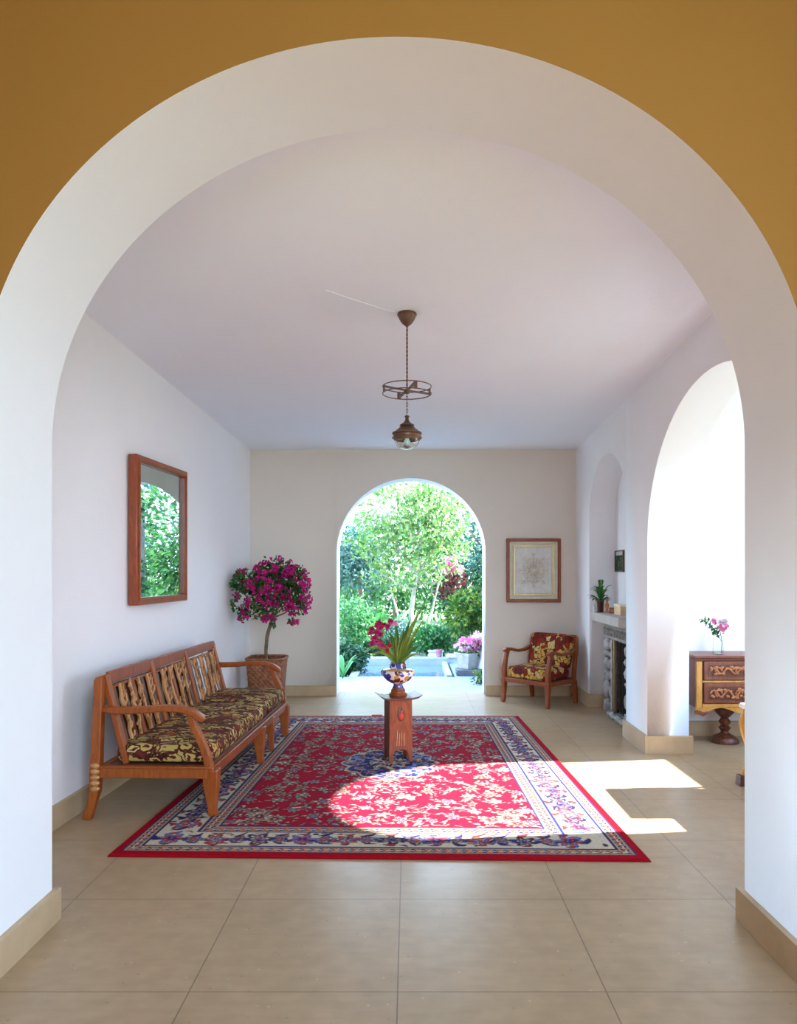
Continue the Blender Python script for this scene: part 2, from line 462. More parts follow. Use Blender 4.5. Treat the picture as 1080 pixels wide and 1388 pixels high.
board('baseboard_side_back', [(2.33, 3.9, 6.765, 6.795, 0, .137)])

# ------------------------------------------------------------------ rug (pattern computed per point)
def make_rug():
    Q = [(-1.585, 3.895), (1.2525, 3.826), (1.134, 7.65), (-1.385, 7.65)]
    W, H = 2.70, 3.80
    nu, nv = 560, 700
    uu, vv = np.meshgrid(np.linspace(0, W, nu), np.linspace(0, H, nv))
    rng = np.random.default_rng(5)
    RED_ = np.array((.29, .009, .028)); CR = np.array((.50, .44, .34)); NAVY = np.array((.025, .03, .12)); BLU = np.array((.10, .15, .36))
    TAN = np.array((.36, .27, .16)); GRN = np.array((.20, .30, .26)); RST = np.array((.38, .05, .03)); ROSE = np.array((.45, .12, .14))
    col = np.zeros((nv, nu, 3)); col[:] = RED_
    # smooth value noise for irregular outlines
    def vnoise(scale, seed):
        r = np.random.default_rng(seed); gx, gy = int(W * scale) + 3, int(H * scale) + 3
        g = r.random((gy, gx)); x = uu * scale; y = vv * scale
        xi = x.astype(int); yi = y.astype(int); fx = x - xi; fy = y - yi
        fx = fx * fx * (3 - 2 * fx); fy = fy * fy * (3 - 2 * fy)
        return (g[yi, xi] * (1 - fx) + g[yi, xi + 1] * fx) * (1 - fy) + (g[yi + 1, xi] * (1 - fx) + g[yi + 1, xi + 1] * fx) * fy
    wx = (vnoise(14, 1) - .5) * .035; wy = (vnoise(14, 2) - .5) * .035
    U = uu + wx; Vv = vv + wy
    cx, cy = W / 2, H / 2
    def win(x, y, r):
        i0 = max(0, int((x - r) / W * nu)); i1 = min(nu, int((x + r) / W * nu) + 2)
        j0 = max(0, int((y - r) / H * nv)); j1 = min(nv, int((y + r) / H * nv) + 2)
        return slice(j0, j1), slice(i0, i1)
    def flower(x, y, r, cols, k=6, rot=0., sq=1.):
        sl = win(x, y, r * 1.5); dx = U[sl] - x; dy = (Vv[sl] - y) * sq
        rr = np.hypot(dx, dy); th = np.arctan2(dy, dx) + rot
        e = r * (.78 + .22 * np.cos(k * th)); sub = col[sl]
        sub[rr < e] = cols[0]
        sub[rr < e * .68] = cols[1]
        sub[rr < e * .45] = cols[2]
        sub[rr < e * .2] = cols[0]
    def leaf(x, y, ln, w, an, c):
        sl = win(x, y, ln); dx = U[sl] - x; dy = Vv[sl] - y
        a = dx * math.cos(an) + dy * math.sin(an); b = -dx * math.sin(an) + dy * math.cos(an)
        b = b - .25 * a * a / ln * 4
        m = (np.abs(a) < ln / 2) & (np.abs(b) < w / 2 * (1 - (2 * a / ln) ** 2))
        col[sl][m] = c
    def vine(x0, y0, an, n, st, c, w=.007):
        for _ in range(n):
            leaf(x0, y0, st * 2.2, w * 2, an, c)
            x0 += math.cos(an) * st; y0 += math.sin(an) * st; an += rng.uniform(-.6, .6)
            if x0 < .4 or x0 > W - .4 or y0 < .4 or y0 > H - .4: break
    # field: mirrored left/right and front/back about the centre
    B = .445
    def mir(f, x, y, *a, **k):
        for sx in (0, 1):
            for sy in (0, 1):
                f(W - x if sx else x, H - y if sy else y, *a, **k)
    ps = []
    tries = 0
    while len(ps) < 46 and tries < 4000:
        tries += 1
        x, y = rng.uniform(B + .04, cx), rng.uniform(B + .04, cy)
        if all(math.hypot(x - a, y - b) > .145 for a, b, _ in ps): ps.append((x, y, rng.integers(0, 4)))
    for x, y, t in ps:
        for _ in range(2):
            an = rng.uniform(0, 2 * PI)
            for sx in (0, 1):
                for sy in (0, 1):
                    X = W - x if sx else x; Y = H - y if sy else y
                    for s in range(4):
                        A = an + s * .35
                        A2 = PI - A if sx else A; A2 = -A2 if sy else A2
                        leaf(X + math.cos(A2) * .03 * (s + 1), Y + math.sin(A2) * .03 * (s + 1), .045, .012, A2, CR * .9)
    for x, y, t in ps:
        pal = [(CR, GRN, CR), (CR, RED_, BLU), (CR, BLU, GRN), (TAN * 1.1, CR, RST)][t]
        mir(flower, x, y, rng.uniform(.036, .062), pal, k=int(rng.integers(5, 9)), rot=rng.uniform(0, 3), sq=rng.uniform(.7, 1.2))
    for _ in range(230):
        x, y = rng.uniform(B + .02, cx), rng.uniform(B + .02, cy); an = rng.uniform(0, PI)
        if any(math.hypot(x - a, y - b) < .052 for a, b, _ in ps): continue
        c = [CR, CR * .85, CR, TAN, GRN][rng.integers(0, 5)]
        ln = rng.uniform(.03, .085)
        for sx in (0, 1):
            for sy in (0, 1):
                A = PI - an if sx else an; A = -A if sy else A
                leaf(W - x if sx else x, H - y if sy else y, ln, rng.uniform(.012, .024), A, c)
    # corner sprays of big palmettes
    for r_, a_ in ((.10, .3), (.19, .75), (.24, 1.2), (.25, .35)):
        mir(flower, B + r_ * math.cos(a_) + .04, B + r_ * math.sin(a_) + .05, .075, (CR, TAN, RED_), k=9)
    # medallion
    dx = (U - cx) / .36; dy = (Vv - cy) / .44; rr = np.hypot(dx, dy); th = np.arctan2(dy, dx)
    e = 1 + .06 * np.cos(12 * th)
    n1 = vnoise(24, 9); n2 = vnoise(30, 10)
    m = rr < e; col[m] = CR * .8
    m = rr < e * .94; col[m] = NAVY
    m2 = m & (np.abs(n1 - .5) < .09); col[m2] = TAN
    m2 = m & (n2 > .68); col[m2] = BLU * 1.3
    for k in range(12):
        flower(cx + .26 * math.cos(k * PI / 6), cy + .32 * math.sin(k * PI / 6), .05, (CR, BLU, RST), 6)
    flower(cx, cy, .17, (TAN, NAVY, CR), 8)
    for k in range(8):
        leaf(cx + .12 * math.cos(k * PI / 4), cy + .14 * math.sin(k * PI / 4), .11, .03, k * PI / 4 + .6, CR)
    # borders: distance from the edge of the rug
    d = np.minimum(np.minimum(uu, W - uu), np.minimum(vv, H - vv))
    along = np.where(np.minimum(uu, W - uu) < np.minimum(vv, H - vv), vv, uu)
    band = lambda a, b: (d >= a) & (d < b)
    mb = d < B; keep = mb.copy()
    col[mb] = TAN
    main = band(.135, .345); col[main] = CR
    save = col.copy()
    # main border flowers
    def border_pts(dd, step, ph=0):
        out = []
        for k in range(int((W - 2 * dd) / step) + 1):
            x = dd + (k + ph) * step
            if x < W - dd + 1e-3: out += [(x, dd, 0.), (x, H - dd, 0.)]
        for k in range(1, int((H - 2 * dd) / step) + 1):
            y = dd + (k + ph) * step
            if y < H - dd - 1e-3: out += [(dd, y, PI / 2), (W - dd, y, PI / 2)]
        return out
    for i, (x, y, an) in enumerate(border_pts(.24, .235)):
        pal = [(BLU, RST, NAVY), (NAVY, CR, BLU), (RST, BLU, CR)][i % 3]
        flower(x, y, .082, pal, 6, i)
        for s in (-1, 1):
            leaf(x + math.cos(an) * .085 * s, y + math.sin(an) * .085 * s, .10, .034, an + .7 * s, BLU if i % 2 else NAVY)
            leaf(x + math.cos(an + PI / 2) * .08 * s, y + math.sin(an + PI / 2) * .08 * s, .07, .022, an + .3, RST * .8)
    for i, (x, y, an) in enumerate(border_pts(.24, .235, .5)):
        flower(x, y, .058, (NAVY, ROSE, CR) if i % 2 else (BLU, CR, RST), 5, i)
        for s in (-1, 1):
            leaf(x + math.cos(an + 1.57) * .06 * s, y + math.sin(an + 1.57) * .06 * s, .085, .022, an + .4 * s, NAVY)
    for _ in range(900):
        x = rng.uniform(0, W); y = rng.uniform(0, H); q = min(x, W - x, y, H - y)
        if .15 < q < .33: leaf(x, y, rng.uniform(.03, .055), .014, rng.uniform(0, PI), [NAVY, BLU, RST, TAN][rng.integers(0, 4)])
    # dark outlines round the motifs
    ed = np.zeros((nv, nu), bool); g_ = col.sum(-1)
    ed[:, 1:] |= np.abs(g_[:, 1:] - g_[:, :-1]) > .35; ed[1:, :] |= np.abs(g_[1:, :] - g_[:-1, :]) > .35
    ed[:, :-1] |= ed[:, 1:]
    col[ed] = col[ed] * .35 + np.array((.05, .01, .03)) * .65
    g1 = band(.055, .125); col[g1] = TAN * .95
    g2 = band(.355, .435); col[g2] = TAN * .9
    for a, b, per in ((.068, .112, .052), (.368, .422, .06)):
        s = np.sin(along / per * 2 * PI + np.sin(d * 160) * 1.2)
        m = band(a, b); col[m & (s > .25)] = NAVY; col[m & (s < -.75)] = RST
        mm = band((a + b) / 2 - .005, (a + b) / 2 + .005); col[mm & (s > -.3)] = CR
    for a in (.052, .124, .130, .346, .352, .436, .442):
        col[band(a, a + .006)] = NAVY
    col[d < .052] = (.30, .004, .012)
    # geometry: rounded edge, two-sided slab
    th_ = .014
    un = (uu / W); vn = (vv / H)
    X = Q[0][0] * (1 - un) * (1 - vn) + Q[1][0] * un * (1 - vn) + Q[2][0] * un * vn + Q[3][0] * (1 - un) * vn
    Y = Q[0][1] * (1 - un) * (1 - vn) + Q[1][1] * un * (1 - vn) + Q[2][1] * un * vn + Q[3][1] * (1 - un) * vn
    Z = .002 + th_ * np.clip(d / .012, 0, 1) ** .5 + .0015 * (vnoise(3, 4) - .5) * (d > .01)
    co = np.stack([X, Y, Z], -1).reshape(-1, 3)
    idx = np.arange(nu * nv).reshape(nv, nu)
    f = np.stack([idx[:-1, :-1], idx[:-1, 1:], idx[1:, 1:], idx[1:, :-1]], -1).reshape(-1, 4)
    ring = list(idx[0, :]) + list(idx[1:, -1]) + list(idx[-1, -2::-1]) + list(idx[-2:0:-1, 0])
    me = bpy.data.meshes.new('rug'); me.from_pydata(co.tolist(), [], f.tolist() + [[int(i) for i in ring[::-1]]])
    at = me.color_attributes.new('Col', 'FLOAT_COLOR', 'POINT')
    rgba = np.ones((nu * nv, 4), np.float32); rgba[:, :3] = col.reshape(-1, 3)
    at.data.foreach_set('color', rgba.ravel())
    me.materials.append(m_vcol('knotted wool pile')); me.shade_smooth()
    o = bpy.data.objects.new('rug', me); C.objects.link(o)
    tag(o, 'large red oriental rug with cream and blue floral border on the tiled floor', 'rug')
    t = MB(); t.box((0, 0, 0), (.11, .05, .012)); tb = t.build('hanging_tab', m_plain('red felt', (.5, .01, .03), .9), o, bevel=.004)
    tb.location = (-.33, 7.675, .012)
make_rug()

# ------------------------------------------------------------------ bench
def make_bench():
    t = thing('wooden_bench', 'long honey pine bench with carved slat back and patterned seat against the left wall', 'bench', (-1.93, 4.5, 0), -.035)
    Lb, Dp = 2.26, .74
    def leg_back(y):
        MB().sweep([(-.02, y, 0), (.0, y, .06), (.03, y, .17), (.035, y, .27), (.045, y, .5), (.055, y, .84), (.05, y, .865)],
                   [(.05, .055), (.045, .05), (.055, .06), (.06, .068), (.055, .06), (.052, .056), (.03, .034)], up=(0, 1, 0)).build('leg', OAK, t, bevel=.005)
        b = MB()
        for k in range(5): b.ball((.04, y - .028 if y < 1 else y + .028, .19 + .035 * k), (.03, .016, .018), 10, 6)
        b.build('leg_carving', CARV, t)
    leg_back(0.0); leg_back(Lb)
    for y in (.04, 1.27, 1.66, Lb - .04):
        w = 1.0 if y != 1.66 else .7
        MB().sweep([(Dp + .005, y, .018), (Dp, y, .03), (Dp - .005, y, .06), (Dp - .01, y, .2), (Dp - .012, y, .30)],
                   [(.04 * w, .04 * w), (.055 * w, .05 * w), (.05 * w, .048 * w), (.085 * w, .075 * w), (.095 * w, .085 * w)], up=(0, 1, 0)).build('leg', OAK, t, bevel=.006)
    # rails
    MB().b2(.03, Dp - .02, -.022, .022, .255, .315).b2(.02, Dp, -.03, .026, .315, .328).build('side_rail', OAK, t, bevel=.004)
    MB().b2(.03, Dp - .02, Lb - .022, Lb + .022, .255, .315).build('side_rail', OAK, t, bevel=.004)
    MB().b2(Dp - .04, Dp + .012, 0, Lb, .26, .32).build('front_rail', RED, t, bevel=.006)
    MB().b2(.04, .09, 0, Lb, .26, .32).build('back_rail', OAK, t, bevel=.004)
    MB().b2(.13, Dp - .02, .0, Lb, .31, .33).build('seat_board', DARKW, t)
    # cushion: two long rounded blocks
    def cush(y0, y1):
        x0, x1, z0, z1 = .13, Dp + .0, .328, .452
        nu, nv = 14, 30
        bm = MB(); bmesh.ops.create_cube(bm.bm, size=1)
        bmesh.ops.subdivide_edges(bm.bm, edges=bm.bm.edges, cuts=9, use_grid_fill=True)
        for v in bm.bm.verts:
            x, y, z = v.co * 2
            r = .16
            k = (1 - .05 * abs(z) ** 4)
            bul = .012 * (1 - x * x) * (1 - y * y)
            ex = 1 - .05 * (z * z); ey = 1 - .02 * (z * z)
            zz = z * (1 - .10 * max(abs(x) ** 8, abs(y) ** 12))
            v.co = Vector(((x0 + x1) / 2 + x * (x1 - x0) / 2 * ex, (y0 + y1) / 2 + y * (y1 - y0) / 2 * ey, (z0 + z1) / 2 + zz * (z1 - z0) / 2 + (bul if z > .9 else 0)))
        bm.build('cushion', FABRIC, t, smooth=50, subdiv=1)
    cush(.03, 1.55); cush(1.55, Lb - .01)
    # arms
    for y in (.02, Lb - .02):
        MB().sweep([(.06, y, .665), (.16, y, .655), (.30, y, .66), (.44, y, .672), (.55, y, .668), (.62, y, .648), (.67, y, .615), (.685, y, .595)],
                   [(.05, .04), (.05, .045), (.055, .042), (.07, .038), (.075, .038), (.072, .04), (.062, .04), (.045, .03)]).build('armrest', OAK, t, bevel=.009)
        MB().sweep([(Dp - .015, y, .29), (Dp - .03, y, .38), (Dp - .07, y, .48), (Dp - .115, y, .57), (Dp - .13, y, .645)],
                   [(.05, .06), (.046, .052), (.044, .05), (.042, .048), (.045, .06)], up=(0, 1, 0)).build('arm_support', OAK, t, bevel=.006)
    # backrest leaning from (x .19, z .38) up to (x .07, z .86)
    def bk(s, z, off=0): # s along length, z height -> point on the leaning back
        k = (z - .36) / .5
        return Vector((.20 - .13 * k + off, s, z))
    rng = random.Random(4)
    ys = [.045, .75, 1.46, Lb - .05]
    for i, y in enumerate(ys):
        MB().sweep([bk(y, .33), bk(y, .5), bk(y, .7), bk(y, .87 + .0 * i)], [(.05, .035), (.052, .035), (.05, .035), (.055, .035)], up=(1, 0, 0)).build('stile', OAK, t, bevel=.004)
    ov = Vector((.0, 0, 0))
    for i in range(3):
        a, b = ys[i] + .024, ys[i + 1] - .024
        z = .845 - .004 * i
        MB().sweep([bk(a, z), bk((a + b) / 2, z + .004), bk(b, z)], (.028, .075), up=(0, 0, 1)).build('top_rail', RED, t, bevel=.005)
        MB().sweep([bk(a, z - .055), bk(b, z - .055)], (.02, .016), up=(0, 0, 1)).build('trim_rail', RED, t, bevel=.003)
        MB().sweep([bk(a, .40), bk(b, .40)], (.022, .05), up=(0, 0, 1)).build('bottom_rail', OAK, t)
        w = b - a
        if i < 2: MB().sweep([bk(a, .43, -.016), bk(a, .62, -.016), bk(a, z - .05, -.016)], (.006, .0065), up=(1, 0, 0)).build('bead', DARKW, t)
        if i < 2:
            pn = MB(); P0 = [bk(a, .40, -.018), bk(b, .40, -.018), bk(b, z - .05, -.018), bk(a, z - .05, -.018)]
            pn._vf([p for p in P0] + [p + Vector((-.008, 0, 0)) for p in P0], [(0, 1, 2, 3), (7, 6, 5, 4), (0, 4, 5, 1), (1, 5, 6, 2), (2, 6, 7, 3), (3, 7, 4, 0)])
            pn.build('back_panel', m_plain('dark backing board', (.06, .014, .006), .9, 0, .1), t)
        for k in range(9):
            y = a + w * (k + .5) / 9
            if k in (0, 2, 4, 6, 8):
                MB().sweep([bk(y, .40), bk(y, .6), bk(y, z - .05)], [(.05, .012), (.046, .012), (.05, .012)], up=(1, 0, 0)).build('slat', RED if k == 4 else DARKW, t, bevel=.003)
            else:
                sl = MB(); pts = []; n = 9
                for j in range(n):
                    zz = .40 + (z - .46) * j / (n - 1) + .01
                    pts.append(bk(y + rng.uniform(-.012, .012), zz, .008 + rng.uniform(-.004, .006)))
                sl.sweep(pts, [(rng.uniform(.018, .042), .016) for _ in pts], up=(1, 0, 0))
                for j in range(1, n - 1):
                    d = rng.choice((-1, 1)); p = pts[j]
                    q = p + Vector((.004, d * rng.uniform(.025, .042), rng.uniform(.01, .05)))
                    q2 = q + Vector((0, d * rng.uniform(-.02, .014), rng.uniform(.02, .05)))
                    sl.sweep([p, q, q2], [(.02, .014), (.014, .012), (.008, .01)], up=(1, 0, 0))
                    if rng.random() < .5: sl.ball(q, (.01, .017, .014), 8, 6)
                sl.build('slat', CARV, t, smooth=30, bevel=.002)
make_bench()

# ------------------------------------------------------------------ armchair
def soft_block(c, d, name, mat, parent, rot=0, bulge=.02, rx=0):
    bm = MB(); bmesh.ops.create_cube(bm.bm, size=1)
    bmesh.ops.subdivide_edges(bm.bm, edges=bm.bm.edges, cuts=7, use_grid_fill=True)
    Rm = Matrix.Rotation(rx, 3, 'X')
    for v in bm.bm.verts:
        p = v.co * 2
        k = Vector((p.x * (1 - .06 * (p.y ** 2 + p.z ** 2) / 2), p.y * (1 - .06 * (p.x ** 2 + p.z ** 2) / 2), p.z * (1 - .06 * (p.x ** 2 + p.y ** 2) / 2)))
        q = Vector((k.x * d[0] / 2, k.y * d[1] / 2, k.z * d[2] / 2))
        ax = min(range(3), key=lambda i: d[i])
        if abs(p[ax]) > .99:
            o = [i for i in range(3) if i != ax]
            q[ax] += math.copysign(bulge * (1 - p[o[0]] ** 2) * (1 - p[o[1]] ** 2), p[ax])
        v.co = Rm @ q + Vector(c)
    return bm.build(name, mat, parent, smooth=60, subdiv=1)

def make_armchair():
    t = thing('armchair', 'low wooden armchair with red and gold tapestry cushions in the back right corner', 'chair', (1.31, 8.34, 0), R(-47.4))
    w, dp = .62, .5
    for s in (-1, 1):
        x = s * w / 2
        MB().sweep([(x * 1.03, -.02, 0), (x * 1.01, -.01, .025), (x, 0, .08), (x, .005, .24), (x, .01, .27)],
                   [(.035, .035), (.045, .045), (.038, .038), (.055, .055), (.06, .06)], up=(0, 1, 0)).build('leg', RED, t, bevel=.004)
        MB().sweep([(x * 1.0, dp + .03, 0), (x, dp + .015, .1), (x, dp - .01, .26)], [(.035, .035), (.045, .045), (.05, .055)], up=(0, 1, 0)).build('leg', RED, t, bevel=.004)
        MB().sweep([(x, .01, .26), (x, .0, .38), (x, .03, .5), (x, .06, .60)], [(.045, .05), (.055, .05), (.04, .045), (.045, .05)], up=(0, 1, 0)).build('arm_support', RED, t, bevel=.005)
        MB().sweep([(x, .0, .585), (x, .03, .605), (x, .12, .6), (x, .25, .572), (x, .38, .578), (x, .50, .61)],
                   [(.045, .03), (.06, .04), (.055, .035), (.045, .032), (.045, .032), (.04, .04)]).build('armrest', RED, t, bevel=.008)
        MB().sweep([(x, dp - .02, .25), (x, dp - .0, .45), (x, dp + .03, .62), (x * .92, dp + .06, .76)], [(.04, .05)] * 4, up=(0, 1, 0)).build('back_post', RED, t, bevel=.005)
        MB().b2(x - .02, x + .02, .02, dp - .02, .235, .285).build('side_rail', RED, t, bevel=.004)
    MB().b2(-w / 2, w / 2, -.015, .025, .235, .285).build('front_rail', RED, t, bevel=.004)
    MB().b2(-w / 2, w / 2, dp - .03, dp + .0, .235, .285).build('back_rail', RED, t, bevel=.004)
    MB().b2(-w / 2 + .02, w / 2 - .02, 0, dp, .265, .29).build('seat_board', DARKW, t)
    soft_block((0, .235, .355), (w - .07, dp + .0, .13), 'seat_cushion', FABRIC2, t, bulge=.015)
    soft_block((0, dp - .03, .585), (w - .06, .12, .40), 'back_cushion', FABRIC2, t, bulge=.02, rx=R(-12))
    MB().sweep([(-w / 2 * .92, dp + .065, .755), (w / 2 * .92, dp + .065, .755)], (.04, .035)).build('top_rail', RED, t, bevel=.005)
make_armchair()

# ------------------------------------------------------------------ pedestal with vase and flowers
def make_pedestal():
    t = thing('pedestal_stand', 'narrow red-brown wooden pedestal with upturned tray top standing on the rug', 'table', (-.085, 5.86, .016), R(14))
    h = .505
    # four boards: each face an inverted-U board with two feet
    w = .19; b = MB()
    def face(axis, c):
        out = [(-w / 2, 0), (-w / 2 + .03, 0), (-w / 2 + .036, .06), (-.045, .09), (0, .10), (.045, .09), (w / 2 - .036, .06), (w / 2 - .03, 0), (w / 2, 0), (w / 2 * .92, h), (-w / 2 * .92, h)]
        return MB().prism(out, axis, c - .008, c + .008)
    face('y', -w / 2 + .008).build('front_panel', RED, t, bevel=.003)
    face('y', w / 2 - .008).build('back_panel', RED, t, bevel=.003)
    face('x', -w / 2 + .01).build('side_panel', DARKW, t, bevel=.003)
    face('x', w / 2 - .01).build('side_panel', RED, t, bevel=.003)
    r = MB(); r.ball((0, -w / 2, .375), (.03, .007, .055), 14, 8)
    rl = r.build('arched_recess', DARKW, t)
    q = MB(); q.ball((.003, -w / 2 - .006, .36), (.017, .008, .028), 10, 8); q.ball((.003, -w / 2 - .008, .395), (.010, .008, .012), 10, 6)
    q.build('red_carving', m_plain('red lacquer', (.65, .06, .03), .5), rl)
    e = MB()
    for k in range(4): e.sweep([(-.035 + .02 * k, -w / 2 - .001, .13), (-.03 + .018 * k, -w / 2 - .003, .19), (-.026 + .017 * k, -w / 2 - .001, .25 - .02 * (k % 2))], (.006, .005), up=(0, 1, 0))
    e.build('carved_lines', CARV, t)
    top = [(-.17, .522), (-.165, .524), (-.13, .508), (-.09, .503), (0, .503), (.09, .503), (.13, .508), (.165, .524), (.17, .522), (.14, .499), (.1, .488), (-.1, .488), (-.14, .499)]
    MB().prism(top, 'y', -.12, .12).build('tray_top', DARKW, t, bevel=.002)
    z0 = .503 + .016
    s = thing('turned_base', 'small round turned wooden base between the tray top and the painted vase', 'stand', (-.085, 5.86, z0))
    MB().lathe([(.068, 0), (.072, .008), (.070, .022), (.056, .03), (.054, .042), (.058, .048), (.05, .056), (.048, .064)], seg=32).build('turning', RED, s)
    z1 = z0 + .064
    v = thing('flower_vase', 'round painted ceramic vase with blue and brown flowers on the pedestal', 'vase', (-.085, 5.86, z1))
    m, nt, b = new_mat('painted majolica'); co = coords(nt)
    vo = N(nt, 'ShaderNodeTexVoronoi'); L(nt, co, vo.inputs['Vector']); vo.inputs['Scale'].default_value = 26
    sep = N(nt, 'ShaderNodeSeparateColor'); L(nt, vo.outputs['Color'], sep.inputs[0])
    base = (.80, .70, .62)
    pc = ramp(nt, sep.outputs[0], [(0, (.03, .06, .35)), (.3, (.16, .05, .02)), (.5, (.05, .10, .45)), (.65, (.45, .28, .05)), (.8, (.10, .03, .02))], 'CONSTANT')
    mask = ramp(nt, vo.outputs['Distance'], [(0, (0, 0, 0)), (.10, (0, 0, 0)), (.13, (1, 1, 1)), (.60, (1, 1, 1)), (.64, (0, 0, 0))])
    L(nt, mixc(nt, mask, base, pc), b.inputs['Base Color']); b.inputs['Roughness'].default_value = .18
    body = [(.042, 0), (.044, .006), (.036, .018), (.036, .03), (.055, .04), (.085, .055), (.11, .08), (.124, .108), (.128, .128), (.118, .143), (.09, .151), (.06, .156)]
    MB().lathe(body, seg=48).build('body', m, v, smooth=60)
    MB().lathe([(.115, .138), (.118, .143), (.10, .152), (.072, .157), (.068, .152)], seg=48, cap=False).build('shoulder_band', m_plain('ochre glaze', (.5, .26, .08), .25), v, smooth=60)
    MB().lathe([(.066, .154), (.064, .185), (.068, .195), (.063, .197), (.058, .187), (.058, .156)], seg=48, cap=False).build('neck', m, v, smooth=60)
    for sg in (-1, 1):
        MB().tube([(sg * .112, 0, .10), (sg * .128, 0, .112), (sg * .132, 0, .128), (sg * .122, 0, .14), (sg * .108, 0, .138)], .007, 8).build('handle', m, v)
    # plants
    f = thing('orchid_arrangement', 'tall arrangement of green strap leaves with plum orchids in the painted vase', 'flowers', (-.085, 5.86, z1 + .15))
    rng = random.Random(11)
    def strap(dx, dy, hh, curl, w, n=9, mat=ORCHL):
        pts = []; ws = []
        for i in range(n):
            k = i / (n - 1)
            pts.append((dx * k ** 1.25, dy * k ** 1.25, hh * (k - curl * k * k * k)))
            ws.append(w * (math.sin(PI * min(1, k * .9 + .12)) ** .6) * (1 - k * .35) + .001)
        MB().blade(pts, ws, (rng.uniform(-.3, .3), -1, .4), .35).build('leaf', mat, f, normals=False)
    for a in [(.19, -.02, .50, .0, .036), (.16, .03, .46, .03, .030), (.21, .0, .42, .05, .03), (.12, 0, .40, .05, .03), (.05, -.03, .28, .1, .026), (-.02, -.05, .27, .1, .024), (.02, .02, .31, .1, .026),
              (-.05, .02, .28, .1, .022), (.08, -.03, .30, .1, .028), (.0, -.06, .22, .1, .022), (-.26, -.05, .36, .62, .042), (-.21, -.08, .27, .58, .038), (.20, -.03, .22, .5, .026), (-.10, -.02, .26, .3, .022)]: strap(*a)
    for a in [(-.02, .04, .40, .1, .055), (.05, .03, .38, .12, .045), (.14, .03, .32, .3, .055), (.19, .0, .28, .35, .04), (-.07, .04, .36, .2, .045), (.10, .05, .42, .05, .04)]: strap(*a, mat=BROADL)
    for (x, y, z) in [(-.19, -.02, .25), (-.13, .0, .31), (-.03, -.01, .34)]:
        MB().tube([(0, 0, 0), (x * .3, y, z * .5), (x * .7, y, z * .95), (x, y, z)], [.004, .004, .003, .003], 6).build('stem', ORCHL, f)
    def bloom(x, y, z, r, mat=ORCHF):
        b = MB(); tl = Vector((rng.uniform(-.6, .6), rng.uniform(-.4, .4), rng.uniform(-.6, .6)))
        for k in range(6):
            an = 2 * PI * k / 6 + rng.random() * .8
            d = (Vector((math.cos(an), -.5, math.sin(an))) + tl).normalized()
            b.blade([(0, 0, 0), d * r * .5, d * r], [r * .3, r * .72, r * .12], (0, -1, .1), .3)
        b.ball((0, -.01, 0), r * .22, 6, 5)
        o = b.build('blossom', mat, f, loc=(x, y, z), normals=False)
    for p in [(-.20, -.03, .27), (-.165, -.04, .295), (-.22, .01, .25), (-.175, -.02, .24), (-.135, -.05, .275), (-.11, -.03, .31), (-.145, 0, .32), (-.085, -.04, .29),
              (-.19, -.05, .205), (-.165, -.03, .175), (-.20, .0, .155), (-.135, -.03, .225), (-.12, -.06, .15), (-.055, -.03, .335)]: bloom(p[0], p[1], p[2] + .045, r=.038)
    bloom(-.02, -.04, .36, .03, PINK)
    for p in [(-.07, -.06, .19), (-.08, -.05, .15)]: bloom(*p, r=.025, mat=m_leaf('crimson bud', [(.4, .01, .03), (.5, .02, .04)]))
make_pedestal()

